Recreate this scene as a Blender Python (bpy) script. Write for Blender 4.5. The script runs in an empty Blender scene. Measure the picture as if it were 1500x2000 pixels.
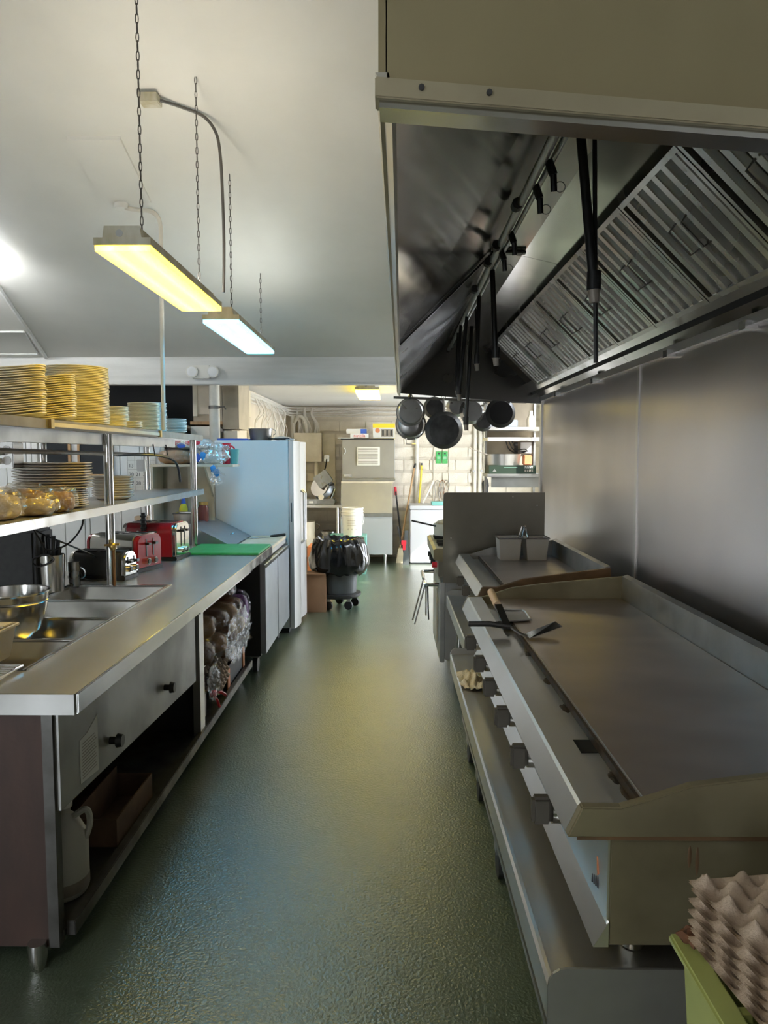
import bpy, math, random
from mathutils import Vector, Matrix, noise
random.seed(7)
R = math.radians
scene = bpy.context.scene
COL = scene.collection

# ------------------------------------------------------------------ camera, world, sun, exposure
cam_d = bpy.data.cameras.new('camera'); cam = bpy.data.objects.new('camera', cam_d); COL.objects.link(cam)
cam.location = (0, 0, 1.6)
cam.rotation_euler = (R(90 - 4.3776), 0, R(0.5516))
cam_d.sensor_fit = 'VERTICAL'; cam_d.sensor_height = 36.0; cam_d.lens = 1450 / 2000 * 36
cam_d.clip_start = 0.02; cam_d.clip_end = 200
scene.camera = cam
vs = scene.view_settings
vs.view_transform = 'Standard'; vs.look = 'None'; vs.gamma = 1.0; vs.use_curve_mapping = False
vs.exposure = 1.65
world = bpy.data.worlds.new('world'); scene.world = world; world.use_nodes = True
bgn = world.node_tree.nodes['Background']; bgn.inputs[0].default_value = (0.86, 0.93, 1.0, 1); bgn.inputs[1].default_value = 6.0
sun_d = bpy.data.lights.new('sun', 'SUN'); sun_d.energy = 4.5; sun_d.angle = R(0.6); sun_d.color = (1, 0.96, 0.88)
sun = bpy.data.objects.new('sun', sun_d); COL.objects.link(sun)
sun.rotation_euler = Vector((-0.62, 0.55, -0.56)).to_track_quat('-Z', 'Y').to_euler()
LAMP_WARM, LAMP_COOL, LAMP_BACK, LAMP_SIDE, LAMP_ADDED_ROW, LAMP_ADDED_UP = 9.0, 10.0, 8.0, 32.0, 5.5, 36.0

# ------------------------------------------------------------------ materials
MATS = {}
def M(name, col, rough=0.5, metal=0.0, col2=None, ns=6.0, st=(1, 1, 1), bump=0.0, bs=60.0, bst=(1, 1, 1), rv=0.0,
      emit=None, es=1.0, trans=0.0, alpha=1.0, coat=0.0, det=4.0, lo=0.35, hi=0.65, ior=1.45):
    m = bpy.data.materials.new(name); m.use_nodes = True
    nt = m.node_tree; b = nt.nodes['Principled BSDF']; N = nt.nodes.new; L = nt.links.new
    b.inputs['Base Color'].default_value = (*col, 1); b.inputs['Roughness'].default_value = rough
    b.inputs['Metallic'].default_value = metal; b.inputs['Coat Weight'].default_value = coat
    b.inputs['Transmission Weight'].default_value = trans; b.inputs['Alpha'].default_value = alpha; b.inputs['IOR'].default_value = ior
    tc = N('ShaderNodeTexCoord')
    def nz(scale, stretch, detail=det):
        mp = N('ShaderNodeMapping'); mp.inputs['Scale'].default_value = stretch; L(tc.outputs['Object'], mp.inputs[0])
        n = N('ShaderNodeTexNoise'); n.inputs['Scale'].default_value = scale; n.inputs['Detail'].default_value = detail
        L(mp.outputs[0], n.inputs['Vector']); return n
    if col2 or rv:
        n = nz(ns, st)
        if col2:
            r = N('ShaderNodeValToRGB'); r.color_ramp.elements[0].color = (*col, 1); r.color_ramp.elements[1].color = (*col2, 1)
            r.color_ramp.elements[0].position = lo; r.color_ramp.elements[1].position = hi
            L(n.outputs['Fac'], r.inputs[0]); L(r.outputs[0], b.inputs['Base Color'])
        if rv:
            mr = N('ShaderNodeMapRange'); mr.inputs['From Min'].default_value = 0.3; mr.inputs['From Max'].default_value = 0.7
            mr.inputs['To Min'].default_value = max(0.03, rough - rv); mr.inputs['To Max'].default_value = min(1, rough + rv)
            L(n.outputs['Fac'], mr.inputs['Value']); L(mr.outputs[0], b.inputs['Roughness'])
    if bump:
        n2 = nz(bs, bst, 3.0); bp = N('ShaderNodeBump'); bp.inputs['Strength'].default_value = bump; bp.inputs['Distance'].default_value = 0.01
        L(n2.outputs['Fac'], bp.inputs['Height']); L(bp.outputs[0], b.inputs['Normal'])
    if emit:
        b.inputs['Emission Color'].default_value = (*emit, 1); b.inputs['Emission Strength'].default_value = es
    MATS[name] = m; return m
M('floor', (0.076, 0.104, 0.070), 0.32, 0, (0.094, 0.122, 0.082), ns=2.5, bump=0.36, bs=95, det=6, coat=1.0)
fb_ = MATS['floor'].node_tree.nodes['Principled BSDF']; fb_.inputs['Coat Roughness'].default_value = 0.19
MATS['floor'].node_tree.links.new(fb_.inputs['Normal'].links[0].from_socket, fb_.inputs['Coat Normal'])
M('ceiling', (0.66, 0.64, 0.585), 0.6, 0, (0.71, 0.69, 0.635), ns=2.0, bump=0.12, bs=9)
M('lowceil', (0.66, 0.64, 0.61), 0.6, 0, (0.60, 0.58, 0.55), ns=1.5)
M('beam', (0.68, 0.67, 0.64), 0.5, 0, (0.58, 0.57, 0.54), ns=5, st=(0.3, 1, 3), bump=0.15, bs=14)
M('wallwhite', (0.70, 0.70, 0.69), 0.5, 0, (0.62, 0.62, 0.61), ns=3)
M('cream', (0.66, 0.58, 0.47), 0.6, 0, (0.56, 0.49, 0.40), ns=4, bump=0.1, bs=40)
M('creamblock', (0.70, 0.64, 0.54), 0.6, 0, (0.62, 0.55, 0.45), ns=6, bump=0.35, bs=55)
M('mortar', (0.58, 0.52, 0.43), 0.8)
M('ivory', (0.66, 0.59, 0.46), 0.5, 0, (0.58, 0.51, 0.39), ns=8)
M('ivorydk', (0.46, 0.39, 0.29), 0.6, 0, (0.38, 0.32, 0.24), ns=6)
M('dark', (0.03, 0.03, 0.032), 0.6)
M('void', (0.012, 0.012, 0.014), 0.8)
M('black', (0.012, 0.012, 0.013), 0.35)
M('blackmatte', (0.02, 0.02, 0.022), 0.6, 0, (0.03, 0.03, 0.03), ns=30)
M('rubber', (0.015, 0.015, 0.016), 0.55)
M('steel', (0.58, 0.565, 0.54), 0.33, 0.88, (0.545, 0.53, 0.505), ns=2.5, rv=0.02, det=2)
M('steely', (0.60, 0.59, 0.575), 0.33, 0.90, (0.56, 0.545, 0.52), ns=3.0, rv=0.02, det=2)
M('steelsmooth', (0.60, 0.59, 0.57), 0.18, 1, (0.52, 0.51, 0.49), ns=9, rv=0.05)
M('steeldull', (0.42, 0.415, 0.40), 0.42, 1, (0.35, 0.345, 0.33), ns=6, rv=0.08)
M('apron', (0.36, 0.355, 0.34), 0.45, 0.75, (0.29, 0.285, 0.27), ns=4, rv=0.08)
M('wallsteel', (0.54, 0.505, 0.495), 0.31, 1.0, (0.44, 0.41, 0.405), ns=1.3, st=(1, 1, 0.7), rv=0.02, bump=0.03, bs=1.2, det=2)
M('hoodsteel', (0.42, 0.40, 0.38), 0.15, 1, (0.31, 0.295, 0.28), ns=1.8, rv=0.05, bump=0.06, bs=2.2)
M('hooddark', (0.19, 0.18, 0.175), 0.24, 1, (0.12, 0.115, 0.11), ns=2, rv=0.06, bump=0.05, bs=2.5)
M('hoodpaint', (0.31, 0.262, 0.155), 0.45, 0.25, (0.25, 0.208, 0.118), ns=2.2, st=(1, 1, 0.6), bump=0.04, bs=50)
M('hoodrim', (0.42, 0.37, 0.26), 0.40, 0.5, (0.33, 0.285, 0.195), ns=5)
M('rimgrey', (0.46, 0.44, 0.39), 0.5, 0.3, (0.38, 0.36, 0.31), ns=4)
M('baffle', (0.48, 0.465, 0.435), 0.26, 1, (0.36, 0.345, 0.32), ns=4, rv=0.06)
M('plate', (0.40, 0.34, 0.305), 0.33, 0.75, (0.31, 0.262, 0.235), ns=2.2, st=(1, 1.5, 1), rv=0.03, det=2)
M('griddleside', (0.265, 0.23, 0.145), 0.45, 0.55, (0.19, 0.16, 0.095), ns=5, rv=0.04)
M('greasy', (0.24, 0.14, 0.075), 0.45, 0.5, (0.13, 0.085, 0.05), ns=7, rv=0.1)
M('shield', (0.23, 0.21, 0.17), 0.36, 0.9, (0.18, 0.165, 0.135), ns=2, rv=0.05)
M('darksteel', (0.10, 0.097, 0.09), 0.45, 0.7, (0.065, 0.062, 0.056), ns=8, rv=0.1)
M('soot', (0.02, 0.014, 0.01), 0.6, 0, (0.06, 0.035, 0.02), ns=40)
M('platecream', (0.82, 0.77, 0.60), 0.25, 0, (0.78, 0.72, 0.55), ns=3)
M('platewhite', (0.74, 0.72, 0.66), 0.22)
M('plategrey', (0.62, 0.57, 0.50), 0.25)
M('brown', (0.070, 0.035, 0.026), 0.55, 0, (0.035, 0.020, 0.016), ns=6, st=(1, 1, 0.3), bump=0.1, bs=30)
M('card', (0.33, 0.185, 0.105), 0.7, 0, (0.27, 0.15, 0.085), ns=5)
M('carddark', (0.17, 0.10, 0.06), 0.75, 0, (0.10, 0.06, 0.04), ns=8)
M('white', (0.80, 0.80, 0.80), 0.35)
M('freezerwhite', (0.50, 0.50, 0.53), 0.4)
M('whitewarm', (0.74, 0.72, 0.66), 0.5)
M('plasticwhite', (0.80, 0.79, 0.76), 0.35, 0)
M('jug', (0.42, 0.40, 0.35), 0.4)
M('fridge', (0.86, 0.89, 0.90), 0.42, 0, (0.83, 0.86, 0.87), ns=2, bump=0.06, bs=120)
M('fridgedoor', (0.60, 0.60, 0.60), 0.30, 0.35, (0.54, 0.54, 0.54), ns=2, st=(1, 1, 0.3))
M('seam', (0.10, 0.11, 0.12), 0.6)
M('red', (0.34, 0.012, 0.022), 0.22, 0, coat=0.6)
M('redbright', (0.70, 0.03, 0.05), 0.4)
M('chrome', (0.75, 0.74, 0.72), 0.09, 1)
M('green', (0.03, 0.36, 0.09), 0.42, 0, (0.05, 0.42, 0.12), ns=20)
M('boardwhite', (0.72, 0.66, 0.52), 0.5, 0, (0.64, 0.55, 0.38), ns=10)
M('bin', (0.40, 0.45, 0.16), 0.38, 0, (0.34, 0.39, 0.13), ns=6)
M('eggtray', (0.46, 0.37, 0.29), 0.85, 0, (0.40, 0.31, 0.24), ns=30, bump=0.3, bs=220)
M('cloth', (0.62, 0.54, 0.40), 0.9, 0, (0.54, 0.46, 0.33), ns=15, bump=0.5, bs=160)
M('wood', (0.45, 0.28, 0.14), 0.5, 0, (0.36, 0.21, 0.10), ns=5, st=(8, 8, 1))
M('woodlight', (0.62, 0.45, 0.30), 0.5)
M('teal', (0.16, 0.42, 0.38), 0.5, 0, (0.19, 0.47, 0.43), ns=5)
M('tealdark', (0.13, 0.24, 0.19), 0.6)
M('bagblack', (0.005, 0.005, 0.006), 0.16, 0, bump=0.25, bs=16)
M('cangrey', (0.075, 0.083, 0.088), 0.5, 0, (0.06, 0.067, 0.07), ns=6)
M('bread', (0.40, 0.23, 0.11), 0.75, 0, (0.27, 0.14, 0.06), ns=8)
M('breaddark', (0.20, 0.09, 0.045), 0.7, 0, (0.12, 0.055, 0.03), ns=10)
M('tortilla', (0.60, 0.48, 0.32), 0.8, 0, (0.5, 0.38, 0.24), ns=20)
M('brass', (0.50, 0.36, 0.14), 0.35, 1)
M('copper', (0.32, 0.16, 0.07), 0.4, 1)
M('pipe', (0.66, 0.62, 0.54), 0.5, 0, (0.58, 0.54, 0.46), ns=10)
M('cable', (0.62, 0.58, 0.52), 0.5)
M('lamphousing', (0.58, 0.55, 0.46), 0.5, 0, (0.42, 0.37, 0.24), ns=14, st=(1, 1, 0.35))
M('chain', (0.17, 0.155, 0.14), 0.45, 0.8)
M('blue', (0.06, 0.14, 0.55), 0.45)
M('bluelight', (0.05, 0.30, 0.70), 0.4)
M('yellow', (0.80, 0.62, 0.04), 0.45)
M('yellowpole', (0.75, 0.58, 0.05), 0.45)
M('greentag', (0.05, 0.33, 0.08), 0.5, 0, (0.10, 0.42, 0.13), ns=40)
M('greenbox', (0.007, 0.022, 0.010), 0.6)
M('pansteel', (0.46, 0.44, 0.40), 0.42, 0.6, (0.41, 0.39, 0.355), ns=3, rv=0.03)
M('purple', (0.16, 0.03, 0.20), 0.5)
M('orange', (0.60, 0.22, 0.10), 0.6)
M('insul', (0.46, 0.36, 0.31), 0.9, 0, (0.38, 0.29, 0.25), ns=6, bump=0.5, bs=20)
M('grime', (0.30, 0.27, 0.235), 0.5, 0.3, (0.23, 0.2, 0.17), ns=9)
M('pan', (0.36, 0.355, 0.345), 0.30, 1, (0.27, 0.265, 0.26), ns=6, rv=0.06)
M('panblack', (0.035, 0.033, 0.032), 0.42, 0.6, (0.085, 0.082, 0.078), ns=9, rv=0.1)
M('knobgrip', (0.085, 0.075, 0.062), 0.5, 0.2)
M('iron', (0.013, 0.012, 0.012), 0.5, 0.3)
M('steelblue', (0.42, 0.45, 0.49), 0.34, 0.85, (0.36, 0.39, 0.43), ns=3, rv=0.05)
M('icefront', (0.34, 0.325, 0.295), 0.5, 0.45, (0.30, 0.285, 0.26), ns=3, rv=0.03)
M('iceside', (0.56, 0.57, 0.59), 0.4, 0.6)
M('paper', (0.62, 0.61, 0.57), 0.7)
M('ink', (0.03, 0.03, 0.035), 0.6)
M('inkred', (0.65, 0.03, 0.03), 0.5)
M('glassdark', (0.02, 0.022, 0.025), 0.12)
M('jar', (0.25, 0.06, 0.05), 0.15, 0, coat=0.5)
def lens(name, edge, mid, width):
    m = bpy.data.materials.new(name); m.use_nodes = True; nt = m.node_tree; b = nt.nodes['Principled BSDF']; N = nt.nodes.new; L = nt.links.new
    b.inputs['Base Color'].default_value = (.7, .7, .65, 1); b.inputs['Roughness'].default_value = 0.4
    tc = N('ShaderNodeTexCoord'); sp = N('ShaderNodeSeparateXYZ'); L(tc.outputs['Object'], sp.inputs[0])
    sc_ = N('ShaderNodeMath'); sc_.operation = 'MULTIPLY_ADD'; sc_.inputs[1].default_value = 1 / width; sc_.inputs[2].default_value = .5; L(sp.outputs['X'], sc_.inputs[0])
    r = N('ShaderNodeValToRGB'); L(sc_.outputs[0], r.inputs[0]); e = r.color_ramp.elements
    mx = max(mid)
    e[0].position = 0; e[1].position = 1
    for p, w in ((.28, 1.0), (.42, .45), (.58, .45), (.72, 1.0)):
        q = e.new(p); q.color = (*[(edge[i] + (mid[i] - edge[i]) * w) / mx for i in range(3)], 1)
    for q in (e[0], e[-1]): q.color = (*[edge[i] / mx for i in range(3)], 1)
    L(r.outputs[0], b.inputs['Emission Color']); b.inputs['Emission Strength'].default_value = mx; MATS[name] = m
lens('lens_warm', (.8, .56, .08), (LAMP_WARM, LAMP_WARM * .66, .22), .22)
lens('lens_cool', (.22, .34, .40), (.30, LAMP_COOL * .52, LAMP_COOL), .22)
M('lens_back', (0.8, 0.75, 0.5), 0.4, emit=(1.0, 0.76, 0.05), es=LAMP_BACK)
M('lens_added', (0.85, 0.85, 0.85), 0.4, emit=(1.0, 0.93, 0.80), es=LAMP_ADDED_ROW)
M('added_uplight', (0.85, 0.85, 0.85), 0.4, emit=(1.0, 0.95, 0.86), es=LAMP_ADDED_UP)  # glow of the uplights added above the hanging fixtures
M('added_uplight_low', (0.85, 0.85, 0.85), 0.4, emit=(0.9, 0.97, 1.0), es=LAMP_ADDED_UP * 0.32)
M('lens_side', (0.85, 0.9, 0.95), 0.4, emit=(0.92, 0.96, 1.0), es=LAMP_SIDE)
def film(name, a, tint, rough=0.10):
    m = bpy.data.materials.new(name); m.use_nodes = True; nt = m.node_tree; b = nt.nodes['Principled BSDF']; N = nt.nodes.new; L = nt.links.new
    b.inputs['Base Color'].default_value = (*tint, 1); b.inputs['Roughness'].default_value = rough; b.inputs['Metallic'].default_value = 0.85
    tc = N('ShaderNodeTexCoord'); n = N('ShaderNodeTexNoise'); n.inputs['Scale'].default_value = 24; n.inputs['Detail'].default_value = 3
    bp = N('ShaderNodeBump'); bp.inputs['Strength'].default_value = 1.0; bp.inputs['Distance'].default_value = 0.02
    L(tc.outputs['Object'], n.inputs['Vector']); L(n.outputs['Fac'], bp.inputs['Height']); L(bp.outputs[0], b.inputs['Normal'])
    tr = N('ShaderNodeBsdfTransparent'); mx = N('ShaderNodeMixShader'); mx.inputs[0].default_value = a
    L(tr.outputs[0], mx.inputs[1]); L(b.outputs[0], mx.inputs[2]); L(mx.outputs[0], nt.nodes['Material Output'].inputs[0]); MATS[name] = m
film('film', 0.13, (0.85, 0.86, 0.88)); film('filmclear', 0.42, (0.92, 0.93, 0.95)); film('filmwarm', 0.24, (0.88, 0.83, 0.70))

# ------------------------------------------------------------------ mesh building
ORG = {}
class MB:
    def __init__(s): s.v = []; s.f = []
    def add(s, vs_, fs_):
        o = len(s.v); s.v += [tuple(v) for v in vs_]; s.f += [tuple(i + o for i in f) for f in fs_]; return s
    def box(s, x0, x1, y0, y1, z0, z1):
        return s.add([(x0, y0, z0), (x1, y0, z0), (x1, y1, z0), (x0, y1, z0), (x0, y0, z1), (x1, y0, z1), (x1, y1, z1), (x0, y1, z1)],
                     [(0, 3, 2, 1), (4, 5, 6, 7), (0, 1, 5, 4), (1, 2, 6, 5), (2, 3, 7, 6), (3, 0, 4, 7)])
    def cyl(s, p0, p1, r0, r1=None, n=16, caps=True):
        r1 = r0 if r1 is None else r1
        p0, p1 = Vector(p0), Vector(p1); d = (p1 - p0).normalized()
        a = d.orthogonal().normalized(); b = d.cross(a); vs_ = []
        for p, r in ((p0, r0), (p1, r1)):
            for i in range(n):
                t = 2 * math.pi * i / n; vs_.append(p + (a * math.cos(t) + b * math.sin(t)) * r)
        fs_ = [(i, (i + 1) % n, n + (i + 1) % n, n + i) for i in range(n)]
        if caps: fs_ += [tuple(range(n - 1, -1, -1)), tuple(range(n, 2 * n))]
        return s.add(vs_, fs_)
    def tube(s, pts, r, n=8, closed=False):
        pts = [Vector(p) for p in pts]; m = len(pts); vs_ = []; prev = None
        for i, p in enumerate(pts):
            q0 = pts[(i - 1) % m] if (closed or i > 0) else p; q1 = pts[(i + 1) % m] if (closed or i < m - 1) else p
            d = (q1 - q0).normalized()
            if prev is None: a = d.orthogonal().normalized()
            else:
                a = prev - d * prev.dot(d)
                a = a.normalized() if a.length > 1e-6 else d.orthogonal().normalized()
            prev = a; b = d.cross(a)
            for k in range(n):
                t = 2 * math.pi * k / n; vs_.append(p + (a * math.cos(t) + b * math.sin(t)) * r)
        fs_ = []
        for i in range(m if closed else m - 1):
            j = (i + 1) % m
            fs_ += [(i * n + k, i * n + (k + 1) % n, j * n + (k + 1) % n, j * n + k) for k in range(n)]
        if not closed: fs_ += [tuple(range(n - 1, -1, -1)), tuple(range((m - 1) * n, m * n))]
        return s.add(vs_, fs_)
    def lathe(s, prof, c=(0, 0, 0), n=32, ax='z', sx=1.0, sy=1.0, wav=0.0):
        vs_ = []; m = len(prof)
        for i in range(n):
            t = 2 * math.pi * i / n
            for (r, h) in prof:
                w = wav * r * math.cos(2 * t)
                p = (r * math.cos(t) * sx, r * math.sin(t) * sy, h + w)
                if ax == 'y': p = (p[0], p[2], p[1])
                if ax == 'x': p = (p[2], p[0], p[1])
                vs_.append((p[0] + c[0], p[1] + c[1], p[2] + c[2]))
        fs_ = []
        for i in range(n):
            j = (i + 1) % n
            fs_ += [(i * m + k, j * m + k, j * m + k + 1, i * m + k + 1) for k in range(m - 1)]
        return s.add(vs_, fs_)
    def prism(s, poly, a0, a1, ax='y'):
        f = {'y': lambda u, v, a: (u, a, v), 'x': lambda u, v, a: (a, u, v), 'z': lambda u, v, a: (u, v, a)}[ax]
        n = len(poly)
        return s.add([f(u, v, a0) for u, v in poly] + [f(u, v, a1) for u, v in poly],
                     [tuple(range(n)), tuple(range(2 * n - 1, n - 1, -1))] + [(i, n + i, n + (i + 1) % n, (i + 1) % n) for i in range(n)])
    def sheet(s, q, t=0.008):
        q = [Vector(p) for p in q]; nrm = (q[1] - q[0]).cross(q[2] - q[0]).normalized() * t; n = len(q)
        return s.add(q + [p + nrm for p in q], [tuple(range(n - 1, -1, -1)), tuple(range(n, 2 * n))] + [(i, (i + 1) % n, n + (i + 1) % n, n + i) for i in range(n)])
    def blob(s, c, rx, ry, rz, amp=0.15, fr=3.0, seg=28, rings=16, seed=0, sq=1.0):
        vs_ = []; fs_ = []
        for j in range(rings + 1):
            ph = math.pi * j / rings
            for i in range(seg):
                t = 2 * math.pi * i / seg
                d = Vector((math.sin(ph) * math.cos(t), math.sin(ph) * math.sin(t), math.cos(ph)))
                k = 1 + amp * (noise.noise(d * fr + Vector((seed * 7.3, seed, 0))) + 0.5 * noise.noise(d * fr * 2.7 + Vector((0, seed * 3.1, 5))))
                e = Vector([math.copysign(abs(x) ** sq, x) for x in d])
                vs_.append((c[0] + e.x * rx * k, c[1] + e.y * ry * k, c[2] + e.z * rz * k))
        for j in range(rings):
            for i in range(seg):
                i2 = (i + 1) % seg
                fs_.append((j * seg + i, (j + 1) * seg + i, (j + 1) * seg + i2, j * seg + i2))
        return s.add(vs_, fs_)
    def build(s, name, mat, parent=None, smooth=None, bevel=0.0, kind=None, label=None, origin=None):
        if parent is not None: og = ORG[parent.name]
        elif origin is not None: og = Vector(origin)
        else:
            xs, ys, zs = zip(*s.v); og = Vector(((min(xs) + max(xs)) / 2, (min(ys) + max(ys)) / 2, min(zs)))
        me = bpy.data.meshes.new(name); me.from_pydata([Vector(v) - og for v in s.v], [], s.f)
        import bmesh
        bm = bmesh.new(); bm.from_mesh(me); bmesh.ops.recalc_face_normals(bm, faces=bm.faces[:])
        if bevel: bmesh.ops.bevel(bm, geom=[e for e in bm.edges if len(e.link_faces) == 2 and e.calc_face_angle(0) > 0.7], offset=bevel, segments=2, affect='EDGES', clamp_overlap=True)
        bm.to_mesh(me); bm.free()
        me.materials.append(MATS[mat])
        if smooth is None: smooth = 40
        if smooth:
            for p in me.polygons: p.use_smooth = True
            try: me.set_sharp_from_angle(angle=R(smooth))
            except Exception: pass
        o = bpy.data.objects.new(name, me); COL.objects.link(o)
        if parent is not None: o.parent = parent
        else: o.location = og
        ORG[o.name] = og
        if kind: o['kind'] = kind
        if label: o['label'] = label
        return o
def tag(o, label, cat, group=None):
    o['label'] = label; o['category'] = cat
    if group: o['group'] = group
    return o
def thing(name, loc, label, cat, group=None):
    o = bpy.data.objects.new(name, None); COL.objects.link(o); o.location = loc; o.empty_display_size = 0.05
    ORG[o.name] = Vector(loc); return tag(o, label, cat, group)
def B(*a): return MB().box(*a)
def copy_tree(o, parent=None):
    c = o.copy(); COL.objects.link(c); ORG[c.name] = ORG[o.name]
    if parent is not None: c.parent = parent
    for ch in o.children: copy_tree(ch, c)
    return c
def text(name, body, size, loc, rot, mat, parent, ext=0.0006, align='CENTER'):
    cu = bpy.data.curves.new(name, 'FONT'); cu.body = body; cu.size = size; cu.extrude = ext; cu.align_x = align; cu.align_y = 'CENTER'
    tmp = bpy.data.objects.new('tmp_text', cu); COL.objects.link(tmp); bpy.context.view_layer.update()
    me = bpy.data.meshes.new_from_object(tmp.evaluated_get(bpy.context.evaluated_depsgraph_get())); bpy.data.objects.remove(tmp)
    me.materials.clear(); me.materials.append(MATS[mat]); o = bpy.data.objects.new(name, me); COL.objects.link(o)
    o.rotation_euler = rot
    if parent is not None: o.parent = parent; o.location = Vector(loc) - ORG[parent.name]
    else: o.location = loc
    return o
FRONT = (R(90), 0, 0)
def struct(o, label):
    o['kind'] = 'structure'; o['label'] = label; return o
def arc(c, r, a0, a1, n, plane='xz'):
    out = []
    for i in range(n + 1):
        t = R(a0 + (a1 - a0) * i / n); u, v = r * math.cos(t), r * math.sin(t)
        out.append({'xz': (c[0] + u, c[1], c[2] + v), 'xy': (c[0] + u, c[1] + v, c[2]), 'yz': (c[0], c[1] + u, c[2] + v)}[plane])
    return out

# ------------------------------------------------------------------ the setting
CS = 0.33; BY = 6.90                                    # ceiling slope, beam
cz = lambda y: 2.50 + CS * (BY - y)
struct(B(-4.4, 2.5, -3.2, 11.9, -0.1, 0).build('floor', 'floor', smooth=0, origin=(0, 0, 0)), 'green speckled epoxy kitchen floor with a glossy finish')
ce = MB().prism([(BY, cz(BY)), (BY, cz(BY) + .1), (1.0, cz(1.0) + .1), (-3.2, cz(1.0) - 1.2), (-3.2, cz(1.0) - 1.3), (1.0, cz(1.0))], -4.4, 1.4, 'x').build('ceiling', 'ceiling', smooth=0, origin=(0, 0, 0))
struct(ce, 'off-white painted sloping ceiling that drops toward the beam')
struct(B(-4.4, 2.5, BY + .12, 11.9, 2.36, 2.46).build('ceiling', 'lowceil', smooth=0, origin=(0, 0, 0)), 'low flat ceiling of the room behind the beam')
bm_ = B(-4.4, 1.4, BY, BY + .14, 2.252, 2.60).build('trim_1', 'beam', smooth=0, bevel=.006, origin=(0, 0, 0)); struct(bm_, 'white painted timber beam crossing below the sloping ceiling')
B(-.62, .06, BY - .012, BY, 2.27, 2.36).build('patch_board', 'beam', bm_)
struct(B(-4.5, -4.4, -3.2, 11.9, 0, 4.6).build('wall_left', 'wallwhite', smooth=0, origin=(0, 0, 0)), 'plain white side wall past the pass shelf')
wf = MB().box(-4.5, -3.6, -3.3, -3.2, 0, 4).box(-3.6, -2.7, -3.3, -3.2, 2.1, 4).box(-2.7, 1.4, -3.3, -3.2, 0, 4)  # doorway gap added to let sky light in from behind
struct(wf.build('wall_front', 'wallwhite', smooth=0, origin=(0, 0, 0)), 'unseen white wall behind the viewer with a doorway added for daylight')
wr = B(1.262, 1.40, -3.2, 6.2, 0, 4.7).build('wall_right', 'wallwhite', smooth=0, origin=(0, 0, 0)); struct(wr, 'kitchen side wall clad in stainless steel sheets behind the griddles')
for y0, y1 in ((-.2, 1.45), (1.46, 3.785), (3.80, 6.19)):
    B(1.25, 1.262, y0, y1, .3, 2.2).build('wall_panel', 'wallsteel', wr, smooth=0)
B(1.243, 1.25, 3.775, 3.81, .3, 2.05).build('seam_strip', 'steel', wr)
B(1.235, 1.262, 6.17, 6.2, .3, 2.05).build('seam_strip', 'steel', wr)
st_ = MB().box(1.40, 2.5, 6.1, 6.2, 0, 2.4); struct(st_.build('wall_right', 'wallwhite', smooth=0, origin=(0, 0, 0)), 'short return wall behind the steel clad wall')
rb = MB().box(2.4, 2.5, 6.2, 8.45, 0, 2.4).box(2.4, 2.5, 10.1, 11.9, 0, 2.4).box(2.4, 2.5, 8.45, 10.1, 2.12, 2.4)
struct(rb.build('wall_right', 'creamblock', smooth=0, origin=(0, 0, 0)), 'cream wall of the rear room with an open daylight doorway')
lb = B(-1.78, -1.66, 7.76, 11.75, 0, 2.36).build('wall_left', 'cream', smooth=0, origin=(0, 0, 0)); struct(lb, 'cream wall of the rear room carrying conduits and boards')
wb = B(-1.78, 2.5, 11.64, 11.8, 0, 2.36).build('wall_back', 'mortar', smooth=0, origin=(0, 0, 0)); struct(wb, 'cream painted concrete block wall at the far end')
blk = None
for row in range(12):
    z0 = row * .2 - .03
    for c in range(-5, 7):
        x0 = c * .4 + (.2 if row % 2 else 0)
        if x0 < -1.7 or x0 > 2.2: continue
        if blk is None:
            blk = MB().box(0, .392, -.022, 0, 0, .192).build('block', 'creamblock', wb, bevel=.006, smooth=0); o = blk
        else:
            o = blk.copy(); COL.objects.link(o); o.parent = wb
        o.location = (x0, 11.64 - random.uniform(0, .003), max(z0, 0) if row else 0); 
        if row == 0: o.scale = (1, 1, .8)
# panelled partition behind the pass shelf
pw = B(-4.4, -1.96, 6.33, 6.42, 0, 1.86).build('wall_partition', 'wallwhite', smooth=0, origin=(0, 0, 0)); struct(pw, 'grooved white board partition behind the pass shelf')
pk = None
x = -4.38; wid = (.135, .17, .045, .135)
k = 0
while x < -2.02:
    w = wid[k % 4]; k += 1
    B(x, min(x + w, -1.96) - .008, 6.312, 6.33, 0, 1.86).build('plank', 'wallwhite', pw, smooth=0); x += w
for i, (x0, x1, z0, z1) in enumerate(((-2.98, -2.72, 1.42, 1.78), (-2.66, -2.36, 1.42, 1.78))):
    wn = B(x0 + .02, x1 - .02, 6.295, 6.308, z0 + .02, z1 - .02).build('window_%d' % (i + 1), 'glassdark', smooth=0, origin=(0, 0, 0)); struct(wn, 'dark pane in a wood frame on the white partition, number %d' % (i + 1) if 0 else ('dark wood framed pane beside the calendar' if i else 'dark wood framed pane farther from the calendar'))
    for q in ((x0, x1, z0, z0 + .02), (x0, x1, z1 - .02, z1), (x0, x0 + .02, z0, z1), (x1 - .02, x1, z0, z1)):
        B(q[0], q[1], 6.285, 6.31, q[2], q[3]).build('window_frame', 'wood', wn)
struct(B(-4.4, -1.78, 7.9, 7.98, 0, 2.36).build('wall_loft', 'dark', smooth=0, origin=(0, 0, 0)), 'dark recess wall above the partition under the beam')
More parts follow.
